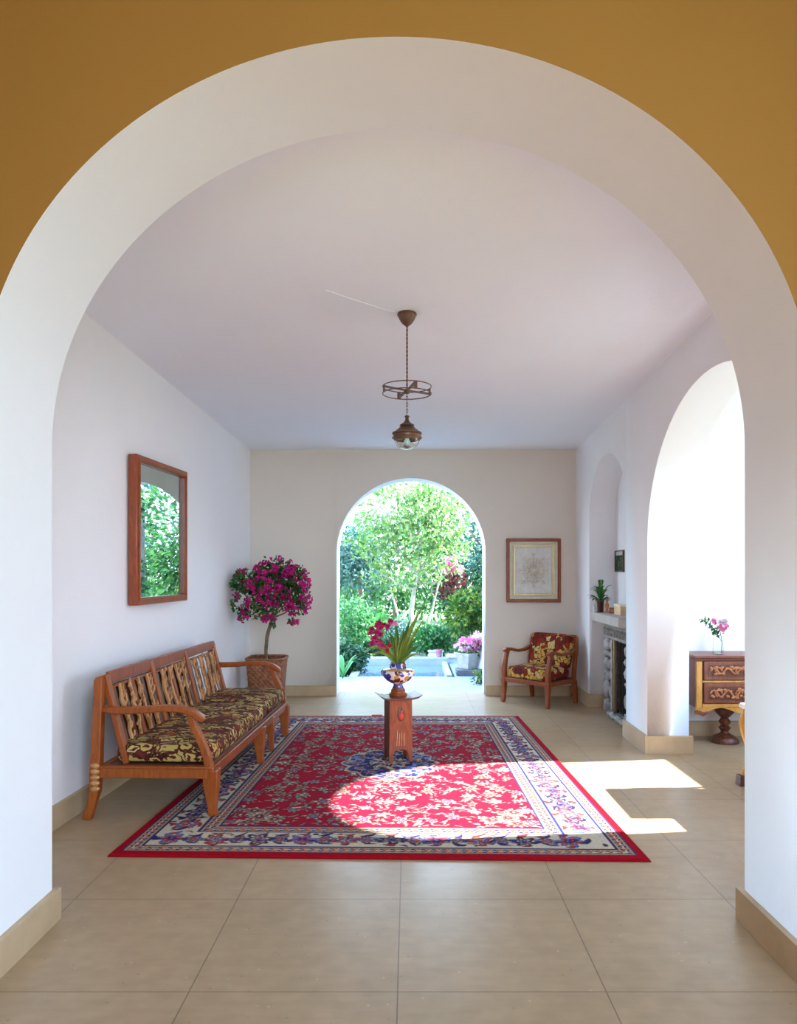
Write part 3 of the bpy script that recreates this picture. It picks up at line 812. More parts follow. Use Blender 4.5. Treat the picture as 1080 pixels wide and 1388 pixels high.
# ------------------------------------------------------------------ potted bougainvillea
def make_bougainvillea():
    px, py = -1.60, 8.37
    t = thing('potted_bougainvillea', 'small bougainvillea tree with magenta blossoms in a square woven basket behind the bench', 'plant', (px, py, 0))
    m, nt, b = new_mat('woven rattan'); co = coords(nt)
    f = noise_n(nt, co, 26, 4, .6)
    L(nt, ramp(nt, f, [(.3, (.13, .04, .018)), (.55, (.30, .11, .045)), (.75, (.45, .2, .09))]), b.inputs['Base Color']); b.inputs['Roughness'].default_value = .6
    nu, nv = 208, 60; hh = .53
    def fn(i, j):
        a = 2 * PI * i / nu; c, s_ = math.cos(a), math.sin(a)
        p = 5.0; r = (abs(c) ** p + abs(s_) ** p) ** (-1 / p)
        k = j / (nv - 1); half = .165 + .045 * k
        row = int(k * 20); fr = (k * 20) % 1
        w = math.cos((i / nu * 26 + (row % 2) * .5) * 2 * PI) * .005 + .006 * math.sin(PI * fr)
        rad = half * r + w
        return (rad * c, rad * s_, k * hh)
    grid_mesh('basket', nu, nv, fn, m, t, closed_u=True)
    def rimfn(i, j):
        a = 2 * PI * i / nu; c, s_ = math.cos(a), math.sin(a); r = (abs(c) ** 5 + abs(s_) ** 5) ** (-1 / 5)
        an = 2 * PI * j / 8; rad = .213 * r + .014 * math.cos(an) + .002 * math.sin(i * 1.3 + an)
        return (rad * c, rad * s_, hh + .014 * math.sin(an))
    grid_mesh('rim', nu, 9, rimfn, m, t, closed_u=True)
    MB().lathe([(.16, .0), (.2, .48), (.02, .50)], seg=32).build('soil', SOIL, t)
    tr = [(-.01, 0, .48), (-.012, 0, .65), (.0, -.01, .78), (.04, -.03, .90), (.07, -.06, .98), (.09, -.1, 1.1)]
    MB().tube(tr, [.02, .018, .017, .018, .016, .012], 10).build('trunk', BARK, t)
    MB().tube([(.0, -.01, .62), (.012, -.02, .75), (.05, -.06, .88), (.13, -.1, .98)], [.011, .011, .01, .008], 8).build('trunk', BARK, t)
    rng = random.Random(3)
    # crown blobs in local space: centre, radii
    blobs = [((.07, -.05, 1.25), (.30, .24, .22)), ((-.12, -.22, 1.28), (.22, .2, .16)), ((-.22, -.38, 1.30), (.13, .16, .12)),
             ((.27, -.05, 1.22), (.20, .2, .19)), ((.10, -.05, 1.42), (.2, .18, .12)), ((.29, -.05, 1.38), (.12, .14, .09)), ((-.02, -.15, 1.08), (.2, .18, .12)), ((-.19, -.3, 1.06), (.09, .1, .09)), ((.34, -.12, 1.12), (.1, .12, .13))]
    for c, r in blobs:
        MB().tube([(.07, -.06, .98), ((c[0] + .07) / 2, (c[1] - .06) / 2, (c[2] + .95) / 2), c], [.011, .008, .004], 6).build('branch', BARK, t)
    blobs = [((c[0] * (1.12 if c[0] > 0 else 1), c[1], 1.10 + (c[2] - 1.08) * 1.28), (r[0] * 1.05, r[1], r[2] * 1.1)) for c, r in blobs]
    pts = []
    lim = lambda p: (px + p.x) > -2.115 + (py + p.y - 3.18) * .0345 + .06 and py + p.y < 8.9
    while len(pts) < 2700:
        c, r = blobs[rng.choices(range(9), [6, 4, 2, 4, 3, 1.5, 2.5, .8, .8])[0]]
        d = Vector((rng.gauss(0, 1), rng.gauss(0, 1), rng.gauss(0, 1))).normalized() * rng.uniform(.35, 1.02)
        p = Vector(c) + Vector((d.x * r[0], d.y * r[1], d.z * r[2]))
        if lim(p): pts.append(p)
    # outlying sprays
    for (x, y, z), (x2, y2, z2) in [((-.22, -.38, 1.3), (-.34, -.5, 1.42)), ((0, -.2, 1.3), (-.1, -.25, 1.5)), ((.1, -.1, 1.4), (.13, -.15, 1.57)), ((.3, -.05, 1.3), (.42, -.1, 1.36)),
                                  ((-.24, -.4, 1.25), (-.36, -.45, 1.12)), ((.25, -.1, 1.1), (.33, -.2, .92)), ((.05, -.1, 1.0), (.12, -.2, .87)), ((.3, 0, 1.2), (.43, -.05, 1.13)), ((-.1, -.3, 1.1), (-.2, -.4, .98))]:
        a, bb = Vector((x, y, z)), Vector((x2, y2, z2))
        if not lim(bb): bb.x += .08
        MB().tube([a, (a + bb) / 2 + Vector((0, 0, .015)), bb], [.004, .003, .002], 5).build('twig', BARK, t)
        for k in range(22):
            p = a.lerp(bb, rng.uniform(.3, 1)) + Vector([rng.gauss(0, .014) for _ in range(3)])
            if lim(p): pts.append(p)
    leaf_cloud('foliage', GREENL, t, pts, .045, .62, .2, 3)
    # blossoms: bunches of three papery bracts, a few shared meshes
    meshes = []
    for v in range(4):
        b = MB()
        for q in range(5):
            c = Vector([rng.gauss(0, .017) for _ in range(3)]); an0 = rng.random() * 6; tilt = Vector([rng.gauss(0, 1) for _ in range(3)]).normalized()
            u = tilt.cross(Vector((.3, .1, 1))).normalized(); w = tilt.cross(u)
            for k in range(3):
                an = an0 + 2 * PI * k / 3; d = (u * math.cos(an) + w * math.sin(an) + tilt * .5).normalized()
                b.blade([c, c + d * .013, c + d * .027], [.006, .026, .006], tilt, .2)
        o = b.build('blossom', MAG, t, normals=False); meshes.append(o.data)
        first = o if v == 0 else None
        o.location = pts[v * 31]
    cnt = 4; tries = 0
    spots = [o for o in []]
    while cnt < 96 and tries < 9000:
        tries += 1
        if tries < 9000 and cnt < 14:
            p = pts[-(1 + rng.randrange(190))]
        else:
            c, r = blobs[rng.choices(range(9), [3, 4.5, 3, 6, 3.5, 3, 1.5, 1.5, 1.6])[0]]
            d = Vector((rng.gauss(0, 1), -abs(rng.gauss(0, 1)), rng.gauss(.1, 1))).normalized() * rng.uniform(.85, 1.05)
            p = Vector(c) + Vector((d.x * r[0], d.y * r[1], d.z * r[2]))
        if not lim(p) or any((p - s).length < .035 for s in spots): continue
        spots.append(p)
        o = bpy.data.objects.new('blossom', rng.choice(meshes)); C.objects.link(o); o.parent = t; o.location = p
        s = rng.uniform(.95, 1.45); o.scale = (s, s, s)
        o.rotation_euler = (rng.uniform(0, 6), rng.uniform(0, 6), rng.uniform(0, 6)); cnt += 1
make_bougainvillea()

# ------------------------------------------------------------------ mirror and pictures
def rect_frame(b, w, h, t, d0, d1, steps=None):
    """picture frame in the local xz plane, centred; profile t wide, from y=d0 (back) to d1 (front)"""
    o = [(-w / 2, -h / 2), (w / 2, -h / 2), (w / 2, h / 2), (-w / 2, h / 2)]
    i = [(-w / 2 + t, -h / 2 + t), (w / 2 - t, -h / 2 + t), (w / 2 - t, h / 2 - t), (-w / 2 + t, h / 2 - t)]
    V = lambda p, y: b.bm.verts.new((p[0], y, p[1]))
    for k in range(4):
        a, c = k, (k + 1) % 4
        q = [V(o[a], d1), V(o[c], d1), V(i[c], d1), V(i[a], d1), V(o[a], d0), V(o[c], d0), V(i[c], d0), V(i[a], d0)]
        for f in ((0, 1, 2, 3), (7, 6, 5, 4), (0, 4, 5, 1), (3, 2, 6, 7), (1, 5, 6, 2), (0, 3, 7, 4)):
            b.bm.faces.new([q[j] for j in f])
    return b

def make_mirror():
    # local x runs along the wall away from the camera, local -y... faces the room
    yc = 5.86; a0 = math.atan2(5.79, .2) - R(2.0)
    t = thing('wall_mirror', 'tall rectangular mirror in a red-brown wooden frame on the left white wall', 'mirror', (-1.975, yc, EYE + .305), a0)
    w, h = 1.0, 1.10
    rect_frame(MB(), w, h, .055, .02, -.045).build('frame', m_wood('mahogany frame', (.30, .06, .018), (.45, .12, .035), .3), t, bevel=.006)
    rect_frame(MB(), w - .06, h - .06, .018, .0, -.055).build('inner_moulding', OAK, t, bevel=.003)
    m, nt, b = new_mat('silvered glass'); b.inputs['Metallic'].default_value = 1; b.inputs['Roughness'].default_value = .015
    f = noise_n(nt, coords(nt), 3, 3); L(nt, ramp(nt, f, [(.3, (.50, .60, .60)), (.7, (.58, .68, .67))]), b.inputs['Base Color'])
    MB().b2(-w / 2 + .04, w / 2 - .04, -.02, 0, -h / 2 + .04, h / 2 - .04).build('mirror_glass', m, t, smooth=0)
make_mirror()

def make_relief():
    t = thing('framed_relief', 'framed white plaster relief of a snowflake rosette on the back wall above the armchair', 'picture', (1.505, 8.955, 1.517))
    w, h = .655, .77
    rect_frame(MB(), w, h, .036, .015, -.03).build('frame', RED, t, bevel=.005)
    IV = m_stone('ivory plaster', (.62, .58, .44), (.74, .70, .56), 20, .7, .5)
    WH = m_stone('white gesso', (.62, .62, .60), (.78, .78, .76), 16, .8, .7)
    MB().b2(-w / 2 + .02, w / 2 - .02, -.008, .012, -h / 2 + .02, h / 2 - .02).build('mat_board', IV, t, smooth=0)
    rect_frame(MB(), w - .16, h - .16, .03, 0, -.024).build('gilt_frame', m_plain('soft gilt', (.72, .62, .36), .4, .25), t, bevel=.006)
    rect_frame(MB(), w - .075, h - .075, .03, 0, -.014).build('ivory_band', IV, t, bevel=.004)
    MB().b2(-w / 2 + .1, w / 2 - .1, -.014, 0, -h / 2 + .1, h / 2 - .1).build('panel', WH, t, smooth=0)
    b = MB()
    for k in range(16):
        an = 2 * PI * k / 16; L_ = .20 if k % 2 == 0 else .14
        d = Vector((math.cos(an), 0, math.sin(an) * 1.15)); n = Vector((-math.sin(an), 0, math.cos(an)))
        b.sweep([d * .03 + Vector((0, -.018, 0)), d * L_ + Vector((0, -.018, 0))], [(.014, .022), (.008, .016)], up=(0, 1, 0))
        for q in (.5, .75):
            for s in (-1, 1):
                p = d * L_ * q; b.sweep([p + Vector((0, -.015, 0)), p + d * .03 + n * .026 * s + Vector((0, -.014, 0))], (.009, .018), up=(0, 1, 0))
    b.ball((0, -.014, 0), (.035, .022, .035), 16, 8)
    for k in range(8):
        an = 2 * PI * (k + .5) / 8; b.ball((math.cos(an) * .055, -.014, math.sin(an) * .06), (.016, .018, .016), 10, 6)
    b.build('rosette', m_stone('cream gesso shaded for relief', (.52, .46, .36), (.70, .66, .58), 16, .8, .3), t, smooth=40)  # toned darker than the panel in place of the relief's own shading
make_relief()

def make_small_picture():
    y = 8.02; x = 1.906 + .02 * (y - 3.18) + .278
    t = thing('small_picture', 'small dark framed picture of green leaves on the niche wall above the mantel', 'picture', (x, y, 1.615), R(-91.2) )
    w, h = .34, .235
    rect_frame(MB(), w, h, .014, .01, -.014).build('frame', DARKW, t, bevel=.002)
    MB().b2(-w / 2 + .01, w / 2 - .01, -.004, .006, -h / 2 + .01, h / 2 - .01).build('mount', m_plain('grey white card', (.55, .62, .56), .8), t, smooth=0)
    m, nt, b = new_mat('dark leaf print'); f = noise_n(nt, coords(nt), 18, 3, .5, 1)
    L(nt, ramp(nt, f, [(.45, (.006, .01, .006)), (.62, (.05, .12, .03)), (.75, (.12, .16, .06))]), b.inputs['Base Color']); b.inputs['Roughness'].default_value = .9
    MB().b2(-w / 2 + .014, w / 2 - .014, -.008, -.003, -h / 2 + .014, h / 2 - .055).build('print', m, t, smooth=0)
make_small_picture()

# ------------------------------------------------------------------ pendant lamp
def make_pendant():
    Y = 4.735; X = (551.5 - 554) * Y / F
    t = thing('pendant_lamp', 'aged copper pendant lamp with ring and clear glass globe hanging from the ceiling', 'lamp', (X, Y, ceil_h(Y)))
    z0 = ceil_h(Y); D = lambda z: z - z0
    MB().lathe([(.058, .004), (.062, -.004), (.062, -.012), (.057, -.016), (.05, -.035), (.036, -.058), (.018, -.074), (.012, -.08)], seg=32).build('canopy', BRONZE, t, smooth=50)
    cb = [(-.05, -.01, ceil_h(Y - .01) - z0 - .002)] + [(-.05 - .43 * k / 6, -.33 * k / 6, ceil_h(Y - .33 * k / 6) - z0 - .002) for k in range(1, 7)]
    MB().tube(cb, .0018, 6).build('ceiling_cable', CEIL, t)
    # twisted rod
    rod = MB(); n = 60; z1 = 2.66
    for ph in (0, PI):
        rod.tube([(.0035 * math.cos(k * .8 + ph), .0035 * math.sin(k * .8 + ph), D(z0 - .08 + (z1 - z0 + .08) * k / n)) for k in range(n + 1)], .0035, 6)
    rod.build('rod', BRONZE, t)
    for z in (2.682, 2.637):
        MB().tube([(.155 * math.cos(2 * PI * k / 48), .155 * math.sin(2 * PI * k / 48), D(z)) for k in range(48)], .0035, 6, closed=True).build('hoop', BRONZE, t)
    for k in range(4):
        an = k * PI / 2 + .35
        MB().sweep([(.155 * math.cos(an), .155 * math.sin(an), D(2.637)), (.155 * math.cos(an), .155 * math.sin(an), D(2.682))], (.022, .006), up=(math.cos(an), math.sin(an), 0)).build('hoop_post', BRONZE, t)
    b = MB()
    for an in (.35, .35 + PI / 2):
        c, s = math.cos(an), math.sin(an)
        b.sweep([(-.155 * c, -.155 * s, D(2.672)), (0, 0, D(2.657)), (.155 * c, .155 * s, D(2.648))], [(.024, .008), (.014, .008), (.024, .008)])
    b.ball((0, 0, D(2.652)), (.022, .022, .018), 14, 8); b.build('cross_arm', BRONZE, t)
    ch = MB()
    for k in range(7):
        z = 2.63 - k * .0205; a = 0 if k % 2 else PI / 2
        ch.tube([(.006 * math.cos(q * PI / 4) * math.cos(a), .006 * math.cos(q * PI / 4) * math.sin(a), D(z) + .013 * math.sin(q * PI / 4)) for q in range(8)], .0022, 5, closed=True)
    ch.build('chain', BRONZE, t)
    MB().lathe([(.012, D(2.497)), (.016, D(2.49)), (.010, D(2.482)), (.013, D(2.465)), (.018, D(2.46)), (.024, D(2.452)), (.046, D(2.438)), (.047, D(2.432)), (.040, D(2.43)), (.052, D(2.418)), (.078, D(2.396)), (.094, D(2.388)), (.096, D(2.38)), (.088, D(2.374)), (.088, D(2.35)), (.082, D(2.338)), (.078, D(2.345)), (.05, D(2.37))], seg=40, cap=False).build('lamp_cap', BRONZE, t, smooth=40)
    MB().tube([(.093 * math.cos(2 * PI * k / 40), .093 * math.sin(2 * PI * k / 40), D(2.355)) for k in range(40)], .004, 6, closed=True).build('band', BRONZE, t)
    g = [(.079, 2.345)] + [(.079 * math.cos(a), 2.345 - .068 * math.sin(a)) for a in [k * PI / 2 / 10 for k in range(1, 11)]]
    gi = [(max(r - .003, .0005), z + .003) for r, z in g[::-1]]
    MB().lathe([(max(r, .0005), D(z)) for r, z in g + gi], seg=40, cap=False).build('glass_globe', GLASS, t, smooth=60)
    MB().lathe([(.012, D(2.37)), (.013, D(2.345)), (.024, D(2.325)), (.026, D(2.31)), (.018, D(2.296)), (.002, D(2.29))], seg=20).build('bulb', m_glass('frosted bulb', (.9, .97, 1), .35), t, smooth=60)
make_pendant()

# ------------------------------------------------------------------ fireplace and what stands on it
def make_fireplace():
    t = thing('fireplace', 'grey stone fireplace with carved frieze and thick mantel set in the right niche', 'fireplace', (2.10, 7.43, 0), R(-1.15))
    o = lambda x, y: (x - 2.10, y - 7.43)
    yF, yN = 8.03 - 7.43, 6.86 - 7.43
    m = MB().b2(-.15, .185, yN, yF, .975, 1.07)
    m.build('mantel_shelf', SHELF_ST, t, bevel=.012)
    MB().b2(-.005, .185, yN + .03, yF - .03, .80, .975).b2(-.03, .1, yN + .02, yF - .02, .935, .975).build('lintel', GREY_ST, t, bevel=.008)
    c = MB()
    for k in range(16):
        y = yF - .06 - k * .07
        c.tube([(-.008, y + .02 * math.cos(a), .87 + .035 * math.sin(a)) for a in [q * PI / 4 for q in range(7)]], .009, 6)
        c.ball((-.008, y, .87), (.01, .013, .018), 8, 6)
    c.build('carved_frieze', GREY_ST, t)
    rng = random.Random(2)
    for sy, y0, y1 in ((1, yF - .34, yF - .02), (-1, yN + .02, yN + .3)):
        b = MB(); z = 0.0; hs = [.16, .19, .10, .14, .08, .13]
        for h in hs:
            b.ball((.02 + rng.uniform(-.008, .008), (y0 + y1) / 2 + rng.uniform(-.01, .01) + .05, z + h / 2), (.055, (y1 - y0) * .40, h * .52), 20, 14, .25, z * 9)
            b.ball((.035, y0 + .06, z + h * .5), (.045, .085, h * .5), 14, 10, .3, z * 5 + 3)
            z += h
        b.build('stone_pillar', PALE_ST, t, smooth=60)
        MB().b2(.03, .18, y0 + .02, y1, 0, .80).build('pillar_core', GREY_ST, t, bevel=.01)
    MB().b2(-.015, .04, yF - .40, yF - .34, .0, .80).build('jamb_stone', GREY_ST, t, bevel=.008)
    MB().b2(.0, .02, yF - .418, yF - .402, .06, .80).build('metal_trim', BRASS, t, bevel=.002)
    MB().b2(.165, .18, yN + .25, yF - .3, 0, .82).build('firebox', BLACK, t, smooth=0)
    g = MB()
    for k in range(9):
        g.b2(.05, .062, yF - .46 - k * .06, yF - .45 - k * .06, .06, .79)
    g.b2(.045, .066, yN + .28, yF - .42, .05, .07).b2(.045, .066, yN + .28, yF - .42, .78, .80)
    g.build('fire_screen', BLACK, t)
    b = MB(); b.b2(-.03, .16, yN + .2, yF - .3, 0, .05)
    for k in range(7): b.ball((-.02, yF - .36 - k * .1, .035), (.04, .06, .035), 12, 8, .3, k)
    b.build('hearth', GREY_ST, t, smooth=50)
make_fireplace()

def potted_mantel():
    t = thing('potted_plant', 'dark green leafy plant in a brown pot at the left end of the mantel', 'plant', (2.03, 7.86, 1.07))
    MB().lathe([(.026, 0), (.03, .004), (.037, .11), (.041, .115), (.041, .128), (.036, .128), (.033, .11), (.004, .105)], seg=28).build('pot', DARKW, t, smooth=50)
    rng = random.Random(8)
    for k in range(34):
        an = rng.uniform(0, 2 * PI); r = rng.uniform(.06, .17); h = rng.uniform(.05, .26) if k > 2 else .33
        if k <= 2: r = .04
        dx, dy = r * math.cos(an), r * math.sin(an)
        if dx > .12: dx = .12
        n = 7; pts = [(dx * q, dy * q, .10 + h * (1.6 * q - .75 * q * q) - (.04 * q ** 3)) for q in [i / (n - 1) for i in range(n)]]
        MB().blade(pts, [.004, .006, .016, .028, .03, .02, .002], (rng.uniform(-.3, .3), rng.uniform(-.3, .3), 1), .3).build('leaf', GREENL, t, normals=False)
potted_mantel()
def mantel_things():
    TERRA = m_plain('terracotta', (.62, .25, .09), .7)
    t = MB().lathe([(.014, 0), (.018, .01), (.013, .03), (.02, .06), (.022, .085), (.012, .105), (.009, .11), (.016, .122), (.015, .135), (.004, .145)], seg=20).build('figurine', TERRA, smooth=50, loc=(2.085, 7.80, 1.07))
    tag(t, 'slim orange terracotta figurine just right of the mantel plant', 'figurine')
    w = MB().lathe([(.015, 0), (.018, .01), (.018, .045), (.008, .06), (.007, .075), (.009, .078)], seg=18).build('small_bottle', m_plain('milk glass', (.8, .82, .85), .2), smooth=50, loc=(1.985, 7.93, 1.07))
    tag(w, 'tiny white bottle at the far left of the mantel beside the plant', 'bottle')
    x = thing('photo_frame', 'little brown picture frame lying upright between figurine and cream box', 'frame', (2.11, 7.66, 1.07), R(-8))
    rect_frame(MB(), .075, .06, .01, .006, -.006).build('frame', RED, x, loc=(0, 0, .03))
    MB().b2(-.03, .03, -.002, .003, .008, .052).build('picture', TERRA, x, smooth=0)
    b = thing('cream_box', 'cream coloured box with paler lid on the mantel near the pier', 'box', (2.13, 7.40, 1.07))
    CRM = m_plain('cream card', (.78, .56, .33), .7)
    MB().b2(-.055, .055, -.12, .10, 0, .085).build('box_body', CRM, b, bevel=.003)
    MB().b2(-.06, .06, -.125, .105, .085, .105).build('lid', m_plain('pale card', (.9, .8, .6), .6), b, bevel=.003)
mantel_things()

# ------------------------------------------------------------------ cabinet in the side room
def make_cabinet():
    t = thing('carved_cabinet', 'carved wooden cabinet on turned pedestal feet against the side room wall', 'cabinet', (2.46, 6.36, 0))
    W, D, z0, z1 = 1.3, .38, .335, .78
    MB().b2(0, W, .02, D, z0, z1 - .03).build('body', CABW, t, bevel=.003)
    MB().b2(-.015, W + .015, -.015, D + .005, z1 - .022, z1).b2(-.005, W + .005, 0, D, z1 - .04, z1 - .022).build('top_board', CABW, t, bevel=.006)
    MB().b2(.005, .055, -.004, .03, z0 - .01, z1 - .05).b2(W - .055, W - .005, -.004, .03, z0 - .01, z1 - .05).build('corner_post', GOLDW, t, bevel=.005)
    MB().b2(.06, W - .06, -.002, .03, z0, z0 + .03).b2(.06, W - .06, 0, .03, .548, .566).build('rail', GOLDW, t, bevel=.003)
    rng = random.Random(6)
    for c0, c1 in ((.07, .62), (.68, W - .07)):
        for za, zb in ((z0 + .035, .545), (.57, z1 - .048)):
            d = MB().b2(c0, c1, -.006, .03, za, zb).build('drawer', CABW, t, bevel=.006)
            p = MB().b2(c0 + .035, c1 - .035, -.002 - .006, .0, za + .028, zb - .028).build('drawer_panel', DARKW, d)
            cv = MB(); zc = (za + zb) / 2; hh = (zb - za) / 2 - .04
            n = 26; pts = [(c0 + .05 + (c1 - c0 - .1) * k / n, -.014, zc + hh * .6 * math.sin(k * .9)) for k in range(n + 1)]
            cv.tube(pts, .009, 7)
            for k in range(1, n, 1):
                x, _, z = pts[k]; s = rng.choice((-1, 1))
                cv.ball((x + rng.uniform(-.01, .01), -.014, zc + s * hh * rng.uniform(.3, .85)), (.016, .009, .012), 8, 6, .3, k)
            for k in range(3):
                x = c0 + .12 + k * (c1 - c0 - .2) / 2
                cv.tube([(x + .028 * math.cos(a), -.016, zc + .028 * math.sin(a)) for a in [q * PI / 5 for q in range(8)]], .009, 6)
            cv.build('carving', m_wood('chestnut carving', (.44, .16, .06), (.62, .30, .12)), d, smooth=50)
    def apron(x):
        return z0 - .035 - .03 * math.cos(x * 2 * PI / .43) * (1 if .1 < x < W - .1 else 1)
    n = 60
    out = [(W * k / n, apron(W * k / n)) for k in range(n + 1)] + [(W, z0 + .0), (0, z0 + .0)]
    MB().prism(out, 'y', -.002, .022).build('apron', GOLDW, t, bevel=.003)
    MB().sweep([(.0, .01, z0 - .03), (.06, .005, z0 - .055), (.11, .005, z0 - .04)], [(.03, .03), (.04, .04), (.02, .02)]).build('bracket', CABW, t, bevel=.005)
    for x in (.32, W - .32):
        MB().lathe([(.118, 0), (.12, .012), (.115, .03), (.09, .055), (.05, .075), (.035, .085), (.032, .10), (.05, .125), (.052, .13), (.03, .15), (.045, .17), (.05, .185), (.035, .205), (.03, .215), (.06, .245), (.085, .275), (.085, .30), (.05, .335)], (x, D / 2 - .02, 0), 36).build('leg', DARKW, t, smooth=40)
make_cabinet()
def cabinet_things():
    v = thing('glass_vase', 'clear cylindrical glass vase on the carved cabinet', 'vase', (2.71, 6.5, .78))
    MB().lathe([(.042, 0), (.044, .002), (.044, .15), (.041, .15), (.041, .006), (.001, .006)], seg=32, cap=False).build('glass', GLASS, v, smooth=40)
    s = thing('flower_sprig', 'sprig of pink flowers and small leaves standing in the clear glass vase', 'flowers', (2.72, 6.5, .79))
    MB().tube([(.02, 0, 0), (.025, 0, .10), (.01, 0, .18), (-.02, 0, .24)], .003, 6).build('stem', GREENL, s)
    MB().tube([(.02, 0, .10), (-.03, 0, .19), (-.09, 0, .25), (-.14, 0, .29)], .0025, 6).build('stem', GREENL, s)
    rng = random.Random(9)
    pts = []
    for k in range(90):
        q = rng.random(); a = Vector((.0, 0, .15)).lerp(Vector((-.14, 0, .29)), q) + Vector([rng.gauss(0, .014) for _ in range(3)]); pts.append(a)
    leaf_cloud('foliage', GREENL, s, pts, .035, .5, 0, 12)
    def fl(x, z, r, mat):
        b = MB()
        for k in range(18):
            d = Vector((rng.gauss(0, 1), rng.gauss(0, 1), rng.gauss(0, 1))).normalized()
            b.blade([(0, 0, 0), d * r * .6, d * r], [r * .3, r * .8, r * .4], (rng.gauss(0, 1), rng.gauss(0, 1), 1), .3)
        b.build('blossom', mat, s, loc=(x, -.01, z), normals=False)
    fl(.045, .215, .045, PINK); fl(-.045, .275, .032, PINK); fl(.03, .265, .045, m_leaf('grey pink petals', [(.6, .55, .6), (.7, .6, .68)])); fl(.01, .225, .03, PINK)
cabinet_things()

# gilded side table, mostly hidden behind the front arch; its top shades a notch in the sun patch
def make_gilt_table():
    t = thing('gilded_side_table', 'gilded cabriole leg side table with white top at the right edge of the front arch', 'table', (2.66, 4.93, 0))
    W, D = .64, .60; h = .59
    GILT = m_plain('warm gilding', (.72, .43, .12), .35, .35)
    for sx in (-1, 1):
        for sy in (-1, 1):
            x, y = sx * (W / 2 - .03), sy * (D / 2 - .03)
            MB().sweep([(x + sx * .02, y + sy * .02, .07), (x - sx * .005, y, .14), (x - sx * .01, y - sy * .005, .25), (x + sx * .012, y + sy * .01, .37), (x + sx * .02, y + sy * .015, .44), (x, y, .53)],
                       [(.035, .035), (.03, .03), (.034, .034), (.05, .05), (.06, .06), (.055, .055)], up=(0, 1, 0), sides=10).build('leg', GILT, t)
            MB().box((x + sx * .015, y + sy * .015, .035), (.085, .085, .07), taper=(.9, .9)).build('foot_block', DARKW, t, bevel=.004)
    b = MB()
    for sy in (-1, 1):
        out = [(-W / 2, .54)] + [(-W / 2 + W * k / 24, .485 - .02 * math.cos(k / 24 * 4 * PI)) for k in range(25)] + [(W / 2, .54)]
        b.prism(out, 'y', sy * (D / 2 - .03) - .012, sy * (D / 2 - .03) + .012)
    for sx in (-1, 1):
        b.b2(sx * (W / 2 - .03) - .012, sx * (W / 2 - .03) + .012, -D / 2 + .03, D / 2 - .03, .47, .54)
    b.build('apron', GILT, t, bevel=.004)
    MB().b2(-W / 2, W / 2 - .1, -D / 2 - .40, -D / 2 - .0, .40, .43).b2(-W / 2 + .02, -W / 2 + .05, -D / 2 - .22, -D / 2 + .04, .34, .40).build('shade_shelf', GILT, t, bevel=.004)  # unseen shelf added to shape the lower edge of the sun patch
    MB().b2(-W / 2 - .01, W / 2 + .01, -D / 2 - .01, D / 2 + .01, .54, .575).build('marble_top', m_stone('white marble', (.72, .72, .72), (.88, .88, .88), 4, .2, .02), t, bevel=.008)
make_gilt_table()

# ------------------------------------------------------------------ garden
def at(px, py, Y): return Vector(((px - 554) * Y / F, Y, EYE - (py - 775) * Y / F))
LM = {
 'lime': m_leaf('sunlit lime leaves', [(.10, .22, .04), (.20, .34, .08), (.04, .13, .03), (.42, .50, .26), (.14, .28, .05), (.06, .17, .06)], .5, .4),  # pale tones stand for overexposed sun highlights on the leaves
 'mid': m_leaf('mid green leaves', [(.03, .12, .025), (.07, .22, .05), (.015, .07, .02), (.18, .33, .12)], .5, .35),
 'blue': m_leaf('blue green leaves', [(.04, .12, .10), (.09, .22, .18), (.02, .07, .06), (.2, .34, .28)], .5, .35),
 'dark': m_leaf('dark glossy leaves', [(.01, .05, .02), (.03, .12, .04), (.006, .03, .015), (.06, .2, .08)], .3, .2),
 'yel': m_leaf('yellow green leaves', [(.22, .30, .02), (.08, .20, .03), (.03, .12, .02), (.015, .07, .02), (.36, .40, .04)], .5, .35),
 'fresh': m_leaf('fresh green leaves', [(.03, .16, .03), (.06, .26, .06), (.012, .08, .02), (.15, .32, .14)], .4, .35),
}
def blob_pts(blobs, n, rng, hollow=.25):
    vol = np.array([r[0] * r[1] * r[2] for _, r in blobs]) ** .8; vol /= vol.sum()
    out = []
    for (c, r), k in zip(blobs, (vol * n).astype(int) + 1):
        d = rng.normal(size=(k, 3)); d /= np.linalg.norm(d, axis=1)[:, None]
        rad = rng.uniform(hollow, 1, (k, 1)) ** .6
        lump = 1 + .22 * np.sin(d[:, :1] * 5 + c[0] * 3) * np.cos(d[:, 2:] * 6 + c[2])
        out.append(np.array(c) + d * rad * lump * np.array(r))
    return np.concatenate(out)
def tree(name, label, base, trunk, branches, blobs, n, size, mat, bark=BARK, seed=1, cat='tree', shape=.5, group=None, rad=.07):
    t = thing(name, label, cat, base, group=group); rng = np.random.default_rng(seed)
    if trunk:
        k = len(trunk); MB().tube(trunk, [rad * (1 - .6 * i / max(1, k - 1)) for i in range(k)], 10).build('trunk', bark, t)
    for bpts in branches:
        k = len(bpts); MB().tube(bpts, [rad * .55 * (1 - .7 * i / max(1, k - 1)) for i in range(k)], 7).build('branch', bark, t)
    leaf_cloud('foliage', mat, t, blob_pts(blobs, n, rng), size, shape, .15, seed)
    return t

GY = -.13
